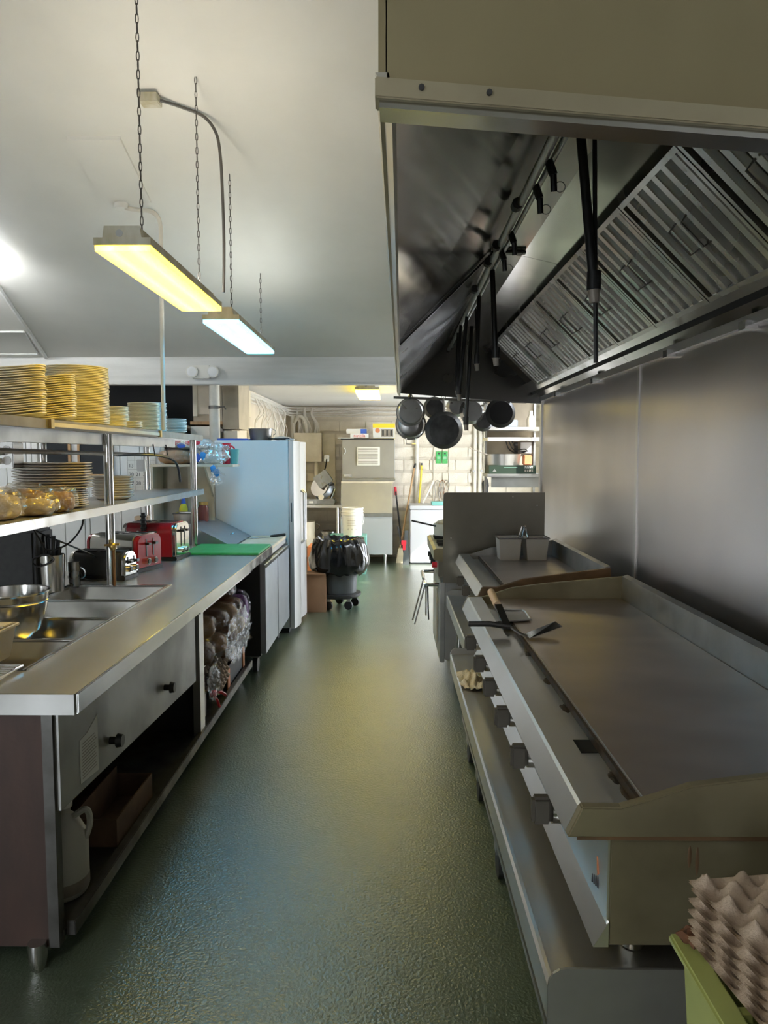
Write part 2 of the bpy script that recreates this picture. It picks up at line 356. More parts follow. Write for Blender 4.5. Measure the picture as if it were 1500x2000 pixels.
# ceiling trims: hatch, batten, frame of strips
def onceil(x, y, d=0.0): return (x, y, cz(y) - d)
def strip(name, a, b, r, mat, par): MB().tube([onceil(*a, r * .6), onceil(*b, r * .6)], r, 6).build(name, mat, par)
def ceil_plate(name, x0, x1, y0, y1, t, mat, par=None):
    q = [onceil(x0, y0), onceil(x1, y0), onceil(x1, y1), onceil(x0, y1)]
    return MB().sheet([q[0], q[3], q[2], q[1]] if 0 else q, -t if 0 else t).build(name, mat, par, smooth=0)
hx = MB().add([onceil(-1.81, 4.265, .02), onceil(-1.51, 4.265, .02), onceil(-1.51, 4.785, .02), onceil(-1.81, 4.785, .02), onceil(-1.81, 4.265, -.01), onceil(-1.51, 4.265, -.01), onceil(-1.51, 4.785, -.01), onceil(-1.81, 4.785, -.01)],
     [(0, 1, 2, 3), (7, 6, 5, 4), (0, 4, 5, 1), (1, 5, 6, 2), (2, 6, 7, 3), (3, 7, 4, 0)]).build('access_hatch', 'ceiling', ce, smooth=0)
strip('batten', (-2.98, 5.70), (-3.17, 6.88), .018, 'beam', ce)
strip('batten', (-4.4, 6.42), (-3.14, 6.42), .010, 'beam', ce); strip('batten', (-3.14, 6.42), (-3.22, 6.83), .008, 'beam', ce); strip('batten', (-4.4, 6.83), (-3.22, 6.83), .008, 'beam', ce)

# ------------------------------------------------------------------ light fixtures
def chain(par, x, y, z0, z1):
    p = MB(); n = max(2, int((z1 - z0) / .034)); dz = (z1 - z0) / n
    for i in range(n):
        zc = z0 + (i + .5) * dz; h = dz * .62; w = .0058; a = (i % 2)
        pts = [(w * math.cos(t), h * math.sin(t)) for t in [2 * math.pi * k / 8 for k in range(8)]]
        p.tube([(x + (u if a else 0), y + (0 if a else u), zc + v) for u, v in pts],   .0021, 4, True)
    return p.build('chain', 'chain', par)
def fixture(x, y0, y1, z, lens, label, chains=True, axis='y', w=.22):
    t = thing('hanging_light' if chains else 'ceiling_light', (x, (y0 + y1) / 2, z), label, 'light fixture', 'fluorescent lights')
    hw = w / 2
    prof = [(-hw, 0), (-hw, .028), (-hw * .68, .028), (-hw * .62, .072), (hw * .62, .072), (hw * .68, .028), (hw, .028), (hw, 0)]
    pr = [(x + u, z + .022 + v) for u, v in prof]
    MB().prism(pr, y0, y0 + .012).build('end_cap', 'lamphousing', t, smooth=0); MB().prism(pr, y1 - .012, y1).build('end_cap', 'lamphousing', t, smooth=0)
    p2 = [(x + u * .96, z + .024 + v * .95) for u, v in prof]
    MB().prism(p2, y0 + .012, y1 - .012).build('housing', 'lamphousing', t, smooth=0)
    MB().box(x - hw + .003, x + hw - .003, y0 + .004, y1 - .004, z, z + .020).build('diffuser', lens, t, smooth=0)
    MB().cyl((x - .01, y0 - .001, z + .066), (x - .01, y0, z + .066), .014).build('knockout', 'steeldull', t)
    if chains:
        MB().cyl((x, y0 + .22, z + .107), (x, y1 - .12, z + .107), .011, n=10).build('tube', 'added_uplight' if lens == 'lens_warm' else 'added_uplight_low', t)  # uplight added on top, hidden by the housing, to brighten the ceiling
        for yy in (y0 + .1, y1 - .22): chain(t, x + .045, yy, z + .09, cz(yy) + .0)
    return t
L1 = fixture(-1.03, 2.90, 4.10, 2.38, 'lens_warm', 'yellow-glowing rust-stained fluorescent light on chains, nearest to the viewer')
L2 = fixture(-1.01, 4.46, 5.80, 2.38, 'lens_cool', 'bluish white glowing fluorescent light on chains beyond the yellow one')
fixture(-.26, 8.0, 9.2, 2.275, 'lens_back', 'yellow-glowing light flat on the low ceiling behind the beam', chains=False, w=.26)
t = thing('tube_light', (-3.4, 5.3, 2.9), 'white tube light at the edge of view above the plate stacks', 'light fixture', 'fluorescent lights')
B(-4.1, -2.80, 5.24, 5.36, 2.935, 2.965).build('housing', 'lamphousing', t); MB().cyl((-4.08, 5.3, 2.915), (-2.76, 5.3, 2.915), .02).build('tube', 'lens_side', t)
B(-3.0, -2.96, 5.28, 5.32, 2.965, cz(5.32) - .002).build('bracket', 'lamphousing', t)
t = thing('hanging_light', (-1.02, -.6, 2.5), 'added unseen fluorescent fixture behind the viewer, in line with the row', 'light fixture', 'fluorescent lights')  # unseen lamp added behind the viewer to brighten the room
B(-1.13, -.91, -1.2, 0, 2.52, 2.59).build('housing', 'lamphousing', t); B(-1.125, -.915, -1.19, -.01, 2.5, 2.52).build('diffuser', 'lens_added', t, smooth=0)
chain(t, -1.02, -.2, 2.59, cz(1.0) - (1.2) * 1.2 / 4.2); chain(t, -1.02, -1.0, 2.59, cz(1.0) - 2.0 * 1.2 / 4.2)
# junction box, flexible conduit to the lights
jb = thing('junction_box', onceil(-1.24, 3.97), 'small steel junction box on the ceiling with a curved flexible conduit', 'junction box')
B(-1.30, -1.20, 3.94, 4.03, cz(3.985) - .05, cz(3.985) - .006).build('box', 'lamphousing', jb, bevel=.004)
cp = [(-1.20, 3.99, 3.435), (-1.10, 4.05, 3.425), (-1.0, 4.10, 3.40), (-.945, 4.14, 3.33), (-.92, 4.12, 3.20), (-.905, 4.08, 3.05), (-.895, 4.06, 2.8), (-.895, 4.05, 2.6), (-.90, 4.05, 2.47)]
def spline(pts, k=6):
    P = [Vector(p) for p in pts]; out = []
    for i in range(len(P) - 1):
        a, b, c, d = P[max(i - 1, 0)], P[i], P[i + 1], P[min(i + 2, len(P) - 1)]
        for j in range(k):
            t_ = j / k; out.append(.5 * ((2 * b) + (-a + c) * t_ + (2 * a - 5 * b + 4 * c - d) * t_ ** 2 + (-a + 3 * b - 3 * c + d) * t_ ** 3))
    return out + [P[-1]]
MB().tube(spline(cp), .0085, 8).build('flexible_conduit', 'chain', jb)
jb = thing('junction_box', onceil(-1.70, 4.80), 'round painted ceiling box with a pipe conduit bending down to the pass shelf', 'junction box')
MB().cyl((-1.70, 4.80, cz(4.80) - .045), (-1.70, 4.80, cz(4.80) - .012), .045).build('box', 'ceiling', jb)
MB().tube(spline([(-1.68, 4.80, 3.155), (-1.60, 4.81, 3.145), (-1.51, 4.80, 3.13), (-1.455, 4.78, 3.06), (-1.45, 4.77, 2.9)], 5) + [(-1.458, 4.77, 1.76)], .014, 8).build('conduit', 'pipe', jb)
el = thing('emergency_light', (-1.74, BY, 2.28), 'white twin-head emergency light fixed on the beam', 'emergency light')
B(-1.83, -1.66, BY - .05, BY - .001, 2.30, 2.42).build('body', 'whitewarm', el, bevel=.008)
for xx in (-1.82, -1.63):
    o = MB().cyl((xx, BY - .001, 2.36), (xx, BY - .07, 2.36), .05, .055, 24).build('lamp_head', 'whitewarm', el)
    MB().lathe([(.0, -.075), (.02, -.076), (.04, -.073), (.045, -.070)], (xx, BY, 2.36), 20, 'y').build('lens', 'white', o)

# ------------------------------------------------------------------ exhaust hood
def xf(y): return -.02 + .07 * (y - 1.05) / 5.15
Y0, Y1 = 1.05, 6.2
hood = thing('exhaust_hood', (.6, 3.6, 2.05), 'long stainless exhaust hood with beige end panel over the griddles', 'exhaust hood')
zl = lambda x, z: z - .08 * max(x, 0)
near = [(xf(Y0) + .014, 2.10), (xf(Y0) + .014, 2.228), (.02, 2.25), (.46, 2.62), (.5, 2.66), (1.249, 2.66), (1.249, 2.02)]
MB().prism(near, Y0, Y0 + .012).build('end_panel', 'hoodpaint', hood, smooth=0)
MB().prism([(-.022, 2.103), (.6, 2.05), (1.249, 1.99), (1.249, 1.966), (.6, 2.025), (-.022, 2.076)], Y0 - .022, Y0 + .02).build('end_rim', 'hoodrim', hood, smooth=0, bevel=.002)
MB().prism([(-.016, 2.076), (.6, 2.025), (1.249, 1.966), (1.249, 1.956), (.6, 2.015), (-.016, 2.066)], Y0 - .014, Y0 + .03).build('end_rim', 'steelsmooth', hood, smooth=0)
far = [(xf(Y1), 2.112), (xf(Y1), 2.24), (.5, 2.62), (1.249, 2.62), (1.249, 2.02)]
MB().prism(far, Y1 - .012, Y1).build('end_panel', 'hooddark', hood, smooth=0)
B(.62, .625, Y1 - .016, Y1 - .012, 2.075, 2.5).build('panel_seam', 'steeldull', hood)
def hs(x0, z0, x1, z1, name, mat, ya=Y0 + .012, yb=Y1 - .012, th=.006, fr=False):
    f0 = (lambda y: x0 + xf(y)) if fr else (lambda y: x0)
    return MB().sheet([(f0(ya), ya, z0), (x1, ya, z1), (x1, yb, z1), (f0(yb), yb, z0)], th).build(name, mat, hood, smooth=0)
YM = 3.42
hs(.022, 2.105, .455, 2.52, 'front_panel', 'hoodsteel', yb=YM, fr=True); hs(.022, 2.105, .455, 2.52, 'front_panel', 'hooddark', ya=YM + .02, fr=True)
hs(.455, 2.52, .605, 2.52, 'top_panel', 'hoodsteel', yb=YM); hs(.455, 2.52, .605, 2.52, 'top_panel', 'hoodsteel', ya=YM + .02)
hs(.605, 2.52, .80, 2.475, 'filter_header', 'hoodsteel', yb=YM + .1); hs(.605, 2.52, .80, 2.475, 'filter_header', 'hoodsteel', ya=YM + .104)
MB().sheet([(xf(YM) + .024, YM - .005, 2.102), (.455, YM - .005, 2.512), (.455, YM + .028, 2.512), (xf(YM) + .024, YM + .028, 2.102)], -.008).build('joint_bar', 'black', hood, smooth=0)
B(.45, .605, YM - .005, YM + .028, 2.505, 2.514).build('joint_bar', 'black', hood)
hs(.80, 2.48, 1.16, 2.15, 'filter_backing', 'soot', th=.004)
hs(1.085, 2.175, 1.15, 2.115, 'grease_gutter', 'steelsmooth'); hs(1.15, 2.115, 1.175, 2.10, 'gutter_lip', 'void')
hs(1.165, 2.14, 1.235, 2.075, 'back_panel', 'hoodsteel', yb=3.9); hs(1.165, 2.14, 1.235, 2.075, 'back_panel', 'hoodsteel', ya=3.905)
B(1.228, 1.249, Y0 + .02, Y1 - .014, 2.045, 2.09).build('wall_flange', 'steel', hood)
for yy in (2.58, 3.3, 4.5, 5.5): B(1.205, 1.249, yy, yy + .05, 2.03, 2.06).build('clip', 'steelsmooth', hood)
# front skin (outside) and lower front rim
MB().add([(xf(Y0) + .002, Y0 + .012, 2.10), (xf(Y1) + .002, Y1 - .012, 2.10), (xf(Y1) + .002, Y1 - .012, 2.232), (xf(Y0) + .002, Y0 + .012, 2.232),
          (xf(Y0) + .012, Y0 + .012, 2.10), (xf(Y1) + .012, Y1 - .012, 2.10), (xf(Y1) + .012, Y1 - .012, 2.232), (xf(Y0) + .012, Y0 + .012, 2.232)],
         [(0, 1, 2, 3), (4, 7, 6, 5), (0, 4, 5, 1), (3, 2, 6, 7), (0, 3, 7, 4), (1, 5, 6, 2)]).build('front_skin', 'hoodpaint', hood, smooth=0)
MB().sheet([(xf(Y0) + .006, Y0 + .012, 2.232), (xf(Y1) + .006, Y1 - .012, 2.232), (.47, Y1 - .012, 2.63), (.47, Y0 + .012, 2.63)], .004).build('front_skin', 'hoodpaint', hood, smooth=0)
B(.465, 1.249, Y0 + .012, Y1 - .012, 2.626, 2.634).build('top_skin', 'hoodpaint', hood, smooth=0)
rimv = [(x_ + xf(y_), y_, z_) for y_ in (Y0, Y1) for x_, z_ in ((-.002, 2.118), (.020, 2.080), (.026, 2.084), (.016, 2.118))]
MB().add(rimv, [(0, 1, 2, 3), (7, 6, 5, 4), (0, 4, 5, 1), (1, 5, 6, 2), (2, 6, 7, 3), (3, 7, 4, 0)]).build('front_rim', 'rimgrey', hood, smooth=0)
for (a, b) in ((.04, 2.087), (.13, 2.08)): MB().cyl((a, Y0 - .026, b), (a, Y0 - .02, b), .004, n=8).build('rivet', 'dark', hood)
# baffle filters
A = Vector((.80, 0, 2.472)); Bv = Vector((1.125, 0, 2.150)); sl = (Bv - A); Ls = sl.length; sd = sl.normalized(); nd = Vector((-.704, 0, -.710)).normalized()
ORD = ['nearest', 'second nearest', 'third nearest', 'fourth nearest', 'fifth nearest', 'sixth nearest', 'seventh nearest', 'eighth nearest', 'farthest']
def P3(u, v, n_): return A + Vector((0, u, 0)) + sd * v + nd * n_
def slab(u0, u1, v0, v1, n0, n1):
    c = [(u0, v0, n0), (u1, v0, n0), (u1, v1, n0), (u0, v1, n0), (u0, v0, n1), (u1, v0, n1), (u1, v1, n1), (u0, v1, n1)]
    return MB().add([P3(*q) for q in c], [(0, 3, 2, 1), (4, 5, 6, 7), (0, 1, 5, 4), (1, 2, 6, 5), (2, 3, 7, 6), (3, 0, 4, 7)])
W = .509
f0 = thing('baffle_filter', (.96, 0, 2.31), '', 'grease filter', 'grease filters in the hood'); ORG[f0.name] = Vector((.96, 0, 2.31))
f0.location = (.96, 0, 2.31)
for v0, v1 in ((0, .018), (Ls - .018, Ls)): slab(-W / 2 + .002, W / 2 - .002, v0, v1, .0, .034).build('frame', 'baffle', f0, smooth=0)
for s_ in (-1, 1): slab(s_ * (W / 2 - .010) - .008, s_ * (W / 2 - .010) + .008, .018, Ls - .018, 0, .034).build('frame', 'baffle', f0, smooth=0)
for i in range(6):
    u = -W / 2 + .055 + i * (W - .11) / 5
    c = [(u - .021, 0, .006), (u + .021, 0, .006), (u + .015, 0, .028), (u - .015, 0, .028)]
    m = MB(); m.add([P3(q[0], .018, q[2]) for q in c] + [P3(q[0], Ls - .018, q[2]) for q in c], [(0, 1, 2, 3), (7, 6, 5, 4), (0, 4, 5, 1), (1, 5, 6, 2), (2, 6, 7, 3), (3, 7, 4, 0)])
    m.build('baffle', 'baffle', f0, smooth=0)
for s_ in (-1, 1):
    u = s_ * .04
    MB().tube([P3(u, .17, .034), P3(u + s_ * .008, .175, .065), P3(u + s_ * .008, .275, .065), P3(u, .28, .034)], .004, 6).build('handle', 'chain', f0)
for i in range(9):
    yc = 1.325 + .5125 * i + .02
    o = f0 if i == 0 else copy_tree(f0)
    o.location = (.96, yc, 2.31); o['label'] = 'slotted steel baffle filter, %s in the hood row' % ORD[i]
# fire suppression pipe with nozzles and drops
fp = thing('suppression_piping', (.5, 3.6, 2.1), 'blackened fire suppression pipe with nozzles and drops inside the hood', 'piping')
MB().cyl((.43, 1.12, 2.455), (.47, 6.15, 2.46), .014, n=10).build('main_pipe', 'steeldull', fp)
MB().cyl((.475, 1.12, 2.478), (.50, 6.15, 2.478), .009, n=10).build('branch_pipe', 'steeldull', fp)
for yy in (2.25, 2.45, 2.95, 3.2):
    o = MB().cyl((.46, yy, 2.46), (.475, yy, 2.42), .013, n=8).cyl((.475, yy, 2.42), (.48, yy + .01, 2.375), .010, n=8).build('nozzle', 'black', fp)
    MB().tube(arc((.495, yy, 2.385), .015, 0, 360, 14), .0012, 4).build('wire_loop', 'black', o)
for q in (2.6, 3.1, 3.36, 3.9): MB().cyl((.43, q, 2.455), (.43, q + .04, 2.455), .02, n=8).build('coupling', 'dark', fp)
def drop(x0, y0, x1, y1, zt, zb, r, noz=True):
    o = MB().cyl((x0, y0, zt), (x1, y1, zb), r, n=10).build('drop_pipe', 'black', fp)
    if noz:
        MB().cyl((x1, y1, zb + .04), (x1, y1, zb - .01), r * 1.5, n=10).build('coupling', 'black', o)
        MB().cyl((x1, y1, zb - .01), (x1 + .003, y1, zb - .045), r * 1.25, r * 1.0, 10).build('nozzle_tip', 'grime', o)
drop(.515, 2.12, .565, 2.12, 2.53, 2.07, .0135); drop(.56, 2.13, .578, 2.13, 2.53, 1.86, .0065, False)
drop(.465, 3.50, .485, 3.50, 2.45, 2.06, .0125); drop(.47, 4.05, .46, 4.05, 2.45, 2.10, .011, True); drop(.49, 4.4, .505, 4.4, 2.45, 2.20, .007, False)
drop(.46, 4.6, .415, 4.6, 2.44, 1.98, .0115); drop(.45, 4.9, .43, 4.9, 2.44, 2.03, .0105); drop(.46, 5.2, .45, 5.2, 2.44, 2.10, .0105, False)
drop(.50, 4.7, .47, 4.7, 2.4, 1.80, .012)

# ------------------------------------------------------------------ griddles and stands
def griddle(name, label, xfr, y0, y1, knobs, sidemat, legs):
    t = thing(name, ((xfr + 1.13) / 2, (y0 + y1) / 2, legs[0]), label, 'griddle')
    zb = legs[1]; d = xfr - .369
    prof = [(.341 + d, .862), (.369 + d, .922), (.445 + d, .922), (.50 + d, .938), (.58 + d, .965), (.73 + d, .985), (1.13, 1.022), (1.13, .855)]
    MB().prism(prof, y0 - .012, y0 + .012).build('side_splash', sidemat, t, smooth=0, bevel=.003)
    MB().prism(prof, y1 - .012, y1 + .012).build('side_splash', 'griddleside' if sidemat != 'greasy' else 'steeldull', t, smooth=0, bevel=.003)
    MB().prism([(1.105, .86), (1.105, 1.022), (1.13, 1.03), (1.14, .86)], y0 + .012, y1 - .012).build('back_splash', 'steeldull', t, smooth=0)
    nose = [(.342 + d, .862), (.366 + d, .915), (.372 + d, .921), (.435 + d, .921), (.45 + d, .888), (.505 + d, .888), (.505 + d, .86)]
    MB().prism(nose, y0 + .012, y1 - .012).build('front_rail', 'steely', t, smooth=0)
    MB().box(.505 + d, 1.105, y0 + .012, y1 - .012, .862, .914).build('cooking_plate', 'plate', t, smooth=0, bevel=.003)
    MB().box(.497 + d, .5045 + d, y0 + .013, y1 - .013, .889, .909).build('plate_edge', 'soot', t, smooth=0)
    MB().box(.43 + d, 1.125, y0 + .004, y1 - .004, zb, .858).build('body', 'griddleside', t, smooth=0, bevel=.003)
    MB().box(.426 + d, .43 + d, y0 + .006, y1 - .006, zb + .03, .858).build('front_panel', 'steely', t, smooth=0)
    MB().prism([(.43 + d, zb + .05), (.40 + d, zb - .002), (.43 + d, zb - .002)], y0 + .002, y1 - .002).build('lower_lip', 'steely', t, smooth=0)
    for ky in knobs:
        k = MB().cyl((.43 + d, ky, .80), (.362 + d, ky, .80), .033, .030, 24).build('knob', 'steelsmooth', t)
        MB().box(.318 + d, .363 + d, ky - .015, ky + .015, .768, .832).build('grip', 'knobgrip', k, bevel=.007)
    for ly in (y0 + .13, y1 - .13):
        for lx in (.52 + d, 1.02): MB().cyl((lx, ly, legs[0]), (lx, ly, zb), .026, .03, 16).build('leg', 'steelsmooth', t)
    return t, d
g1, d = griddle('griddle', 'large flat-top griddle with brown cooking plate and six knobs, nearest the viewer', .369, 1.40, 3.54, (1.63, 1.93, 2.23, 2.52, 2.81, 3.13), 'griddleside', (.552, .632))
B(.455, .498, 1.735, 1.815, .8875, .8895).build('drain_hole', 'void', g1, bevel=.0)
for (a, b, s_) in ((1.52, .5, .05), (1.60, .495, .03), (2.05, .492, .035), (2.3, .494, .03), (2.62, .494, .03)):
    MB().blob((b, a, .888), .012, s_, .0025, .5, 3, 14, 6, a).build('grease_mark', 'soot', g1)
MB().prism([(1.462, .745), (1.472, .775), (1.478, .775), (1.474, .75), (1.470, .738)], .4245, .4258, 'x').build('badge', 'orange', g1, smooth=0)
for i in range(4): MB().prism([(1.462 + i * .014, .715 - i * .004), (1.470 + i * .014, .712 - i * .004), (1.466 + i * .014, .738 - i * .006)], .4245, .4258, 'x').build('badge_stroke', 'ink', g1, smooth=0)
MB().prism([(.36, .858), (1.12, .856), (1.12, .868), (.36, .864)], 1.3868, 1.3875).build('grease_mark', 'greasy', g1, smooth=0)
for sx_, sz_, h_ in ((.585, .815, .022), (.60, .805, .028)): MB().blob((sx_, 1.4038, sz_), .0035, .0009, h_, .3, 2, 12, 8, sx_ * 9).build('grease_mark', 'greasy', g1)
g2, d = griddle('griddle', 'smaller griddle with grease-browned side, beyond the large one', .47, 3.80, 5.08, (4.0, 4.35, 4.7), 'greasy', (.622, .70))
def stand(xa, xb, y0, y1, z, label, legs, cx):
    t = thing('equipment_stand', ((xa + xb) / 2, (y0 + y1) / 2, 0), label, 'equipment stand')
    MB().box(xa + .004, xb, y0 + .006, y1 - .006, z - .02, z).build('top', 'steely', t, smooth=0)
    MB().prism([(xa, z - .075), (xa, z - .004), (xa + .006, z + .002), (xa + .014, z + .001), (xa + .014, z - .075)], y0 + .003, y1 - .003).build('front_lip', 'steely', t, smooth=0)
    pl = [(xa, z - .10), (xa, z - .0)] + [(xa + .035 - .035 * math.cos(R(a)), z - .0 + .035 * math.sin(R(a))) for a in (20, 45, 70, 90)] + [(xb, z + .035), (xb, z - .10)]
    for yy in (y0, y1 - .006): MB().prism(pl, yy, yy + .006).build('end_plate', 'apron', t, smooth=0)
    B(xa + .06, xb - .02, y0 + .05, y1 - .05, .22, .24).build('undershelf', 'steeldull', t)
    for ly in legs:
        for lx in (cx, xb - .1):
            l = MB().cyl((lx, ly, .13), (lx, ly, z - .02), .02, n=12).build('leg', 'steelsmooth', t)
            MB().cyl((lx - .016, ly, .055), (lx + .016, ly, .055), .055, n=20).build('caster', 'rubber', l)
            MB().box(lx - .024, lx + .024, ly - .03, ly + .03, .10, .135).build('caster_plate', 'steeldull', l)
stand(.312, 1.20, 1.40, 3.86, .55, 'low steel stand on casters under the large griddle', (1.55, 2.72, 3.35, 3.78), .42)
stand(.39, 1.20, 3.88, 5.16, .62, 'low steel stand on casters under the smaller griddle', (4.0, 5.05), .47)
def cloth_mesh(c, sx, sy, amp, seed, n=20):
    m = MB(); vs_ = []
    for j in range(n + 1):
        for i in range(n + 1):
            u, v = i / n - .5, j / n - .5; e = 1 - .35 * abs(noise.noise(Vector((u * 3, v * 3, seed))))
            h = amp * (.5 + noise.noise(Vector((u * 5, v * 5, seed + 3)))) * (1 - 1.6 * max(abs(u), abs(v))) + amp * .3 * abs(noise.noise(Vector((u * 13, v * 13, seed))))
            vs_.append((c[0] + u * sx * e, c[1] + v * sy * e, c[2] + max(h, .001)))
    m.add(vs_, [(j * (n + 1) + i, j * (n + 1) + i + 1, (j + 1) * (n + 1) + i + 1, (j + 1) * (n + 1) + i) for j in range(n) for i in range(n)])
    return m
tag(cloth_mesh((.375, 3.38, .553), .13, .28, .06, 2).build('dish_cloth', 'cloth', smooth=80), 'crumpled beige dish cloth on the low stand below the knobs', 'cloth')
# spatula and grill press on the rail
t = thing('turner_spatula', (.42, 2.72, .925), 'steel turner with black handle lying across the griddle rail', 'spatula')
MB().tube([(.30, 2.83, .950), (.38, 2.81, .955), (.455, 2.79, .948)], .011, 8).build('handle', 'black', t)
MB().tube([(.455, 2.79, .948), (.49, 2.775, .925), (.515, 2.765, .919)], .006, 6).build('shank', 'steeldull', t)
MB().sheet([(.515, 2.72, .918), (.655, 2.80, .945), (.645, 2.88, .947), (.515, 2.80, .918)], .003).build('blade', 'chrome', t, smooth=0)
t = thing('grill_scraper', (.47, 3.15, .92), 'black grill scraper with wooden grip standing in the grease trough', 'scraper')
MB().cyl((.44, 3.24, 1.0), (.452, 3.12, .965), .016, .017, 14).build('grip', 'woodlight', t)
MB().sheet([(.44, 3.12, .97), (.47, 3.12, .97), (.485, 2.98, .916), (.455, 2.98, .916)], .012).build('bracket', 'black', t, smooth=0)
MB().sheet([(.43, 3.0, .917), (.58, 3.03, .919), (.56, 3.2, .919), (.43, 3.2, .922)], .006).build('plate', 'steeldull', t, smooth=0)
MB().tube([(.575, 3.03, .926), (.58, 3.17, .926), (.57, 3.2, .928), (.45, 3.2, .93)], .005, 6).build('plate_rim', 'steel', t)
# steel inserts and tongs on griddle 2
def spin_box(mb, cx, cy, z0, w0, l0, w1, l1, h, th=.003):
    mb.add([(cx - w0, cy - l0, z0), (cx + w0, cy - l0, z0), (cx + w0, cy + l0, z0), (cx - w0, cy + l0, z0), (cx - w1, cy - l1, z0 + h), (cx + w1, cy - l1, z0 + h), (cx + w1, cy + l1, z0 + h), (cx - w1, cy + l1, z0 + h),
            (cx - w0 + th, cy - l0 + th, z0 + th), (cx + w0 - th, cy - l0 + th, z0 + th), (cx + w0 - th, cy + l0 - th, z0 + th), (cx - w0 + th, cy + l0 - th, z0 + th), (cx - w1 + th, cy - l1 + th, z0 + h), (cx + w1 - th, cy - l1 + th, z0 + h), (cx + w1 - th, cy + l1 - th, z0 + h), (cx - w1 + th, cy + l1 - th, z0 + h)],
           [(0, 3, 2, 1), (8, 9, 10, 11)] + [(i, (i + 1) % 4, 4 + (i + 1) % 4, 4 + i) for i in range(4)] + [(8 + i, 12 + i, 12 + (i + 1) % 4, 8 + (i + 1) % 4) for i in range(4)] + [(4 + i, 4 + (i + 1) % 4, 12 + (i + 1) % 4, 12 + i) for i in range(4)])
    return mb
def rect_ring(mb, cx, cy, z, w, l, r): return mb.tube([(cx - w, cy - l, z), (cx + w, cy - l, z), (cx + w, cy + l, z), (cx - w, cy + l, z)], r, 6, True)
def tongs(name, pts1, pts2, mat, label):
    t = thing(name, pts1[-1], label, 'tongs')
    MB().tube(pts1, .006, 6).build('arm', mat, t); MB().tube(pts2, .006, 6).build('arm', mat, t); return t
for i, (cx, lb_) in enumerate(((.775, 'stainless steel insert pan on the small griddle, beside the aisle'), (.95, 'stainless steel insert pan on the small griddle, beside the wall'))):
    t = thing('insert_pan', (cx, 4.88, .915), lb_, 'pan', 'insert pans on the small griddle')
    spin_box(MB(), cx, 4.88, .916, .062, .075, .074, .086, .145).build('pan', 'pansteel', t, bevel=.006)
    rect_ring(MB(), cx, 4.88, 1.061, .077, .089, .0055).build('rim', 'steelsmooth', t)
tongs('serving_tongs', [(.82, 4.86, 1.0), (.855, 4.84, 1.135), (.865, 4.84, 1.13), (.84, 4.775, 1.07)], [(.91, 4.88, 1.0), (.88, 4.86, 1.14), (.87, 4.86, 1.13), (.885, 4.775, 1.07)], 'chrome', 'shiny steel tongs hooked over the two insert pans')
# heat shield panel and range
def rounded(x0, x1, z0, z1, r):
    return [(x0, z0), (x1, z0), (x1, z1)] + [(x0 + r - r * math.cos(R(a)), z1 - r + r * math.sin(R(a))) for a in (90, 70, 45, 20, 0)][::1]
t = thing('splash_shield', (.72, 5.2, .62), 'tall dark steel splash shield standing between the small griddle and the range', 'shield')
MB().prism(rounded(.366, 1.075, .70, 1.34, .02), 5.19, 5.20).build('panel', 'shield', t, smooth=0)
MB().tube([(.372, 5.186, .95)] + [(.372 + .13 - .13 * math.cos(R(a)), 5.186, 1.20 + .13 * math.sin(R(a))) for a in range(0, 91, 10)], .002, 4).build('curved_bead', 'griddleside', t)
for q in ((.85, 1.31), (.42, 1.02), (1.02, 1.25)): MB().cyl((q[0], 5.19, q[1]), (q[0], 5.186, q[1]), .004, n=8).build('rivet', 'steelsmooth', t)
rg = thing('gas_range', (.72, 5.8, 0), 'steel gas range with oven handle and casters beyond the splash shield', 'range')
B(.385, 1.15, 5.215, 6.12, .14, .84).build('body', 'apron', rg, smooth=0, bevel=.004)
B(.350, .383, 5.22, 6.1, .12, .70).build('oven_door', 'steeldull', rg, smooth=0, bevel=.004)
B(.335, .40, 5.212, 6.13, .74, .855).build('control_panel', 'shield', rg, smooth=0, bevel=.004)
MB().prism([(.30, .865), (.30, .93), (.32, .942), (1.15, .942), (1.15, .845), (.345, .845)], 5.212, 6.13).build('cooktop', 'griddleside', rg, smooth=0)
MB().tube([(.35, 5.35, .66), (.27, 5.35, .66), (.25, 5.38, .66), (.25, 5.95, .66), (.27, 5.98, .66), (.35, 5.98, .66)], .014, 10).build('oven_handle', 'chrome', rg)
for ky in (5.4, 5.6, 5.8, 6.0): MB().cyl((.335, ky, .80), (.30, ky, .80), .022, n=14).build('knob', 'redbright' if ky == 5.4 else 'black', rg)
for i in range(3):
    for j in range(2):
        m = MB(); cx, cy = .45 + .25 * i, 5.45 + .42 * j
        for a in (-.08, 0, .08): m.box(cx - .11, cx + .11, cy + a - .006, cy + a + .006, .944, .966)
        m.box(cx - .006, cx + .006, cy - .12, cy + .12, .946, .968); m.build('burner_grate', 'iron', rg)
for ly in (5.3, 6.0):
    for lx in (.47, 1.05):
        l = MB().cyl((lx, ly, .09), (lx, ly, .15), .02, n=10).build('leg', 'steeldull', rg); MB().cyl((lx - .016, ly, .055), (lx + .016, ly, .055), .055, n=18).build('caster', 'rubber', l)
t = thing('sauce_pan', (.46, 5.85, .968), 'light pan with beige food and a long handle on the range', 'pan')
MB().lathe([(0, .97), (.12, .97), (.125, 1.06), (.119, 1.06), (.115, .98), (0, .98)], (.46, 5.87, 0), 28).build('pot', 'ivory', t)
MB().tube([(.35, 5.8, 1.045), (.16, 5.78, 1.09)], .007, 6).build('handle', 'dark', t)
MB().blob((.45, 5.86, 1.06), .09, .09, .035, .4, 4, 20, 10, 3).build('food', 'tortilla', t)
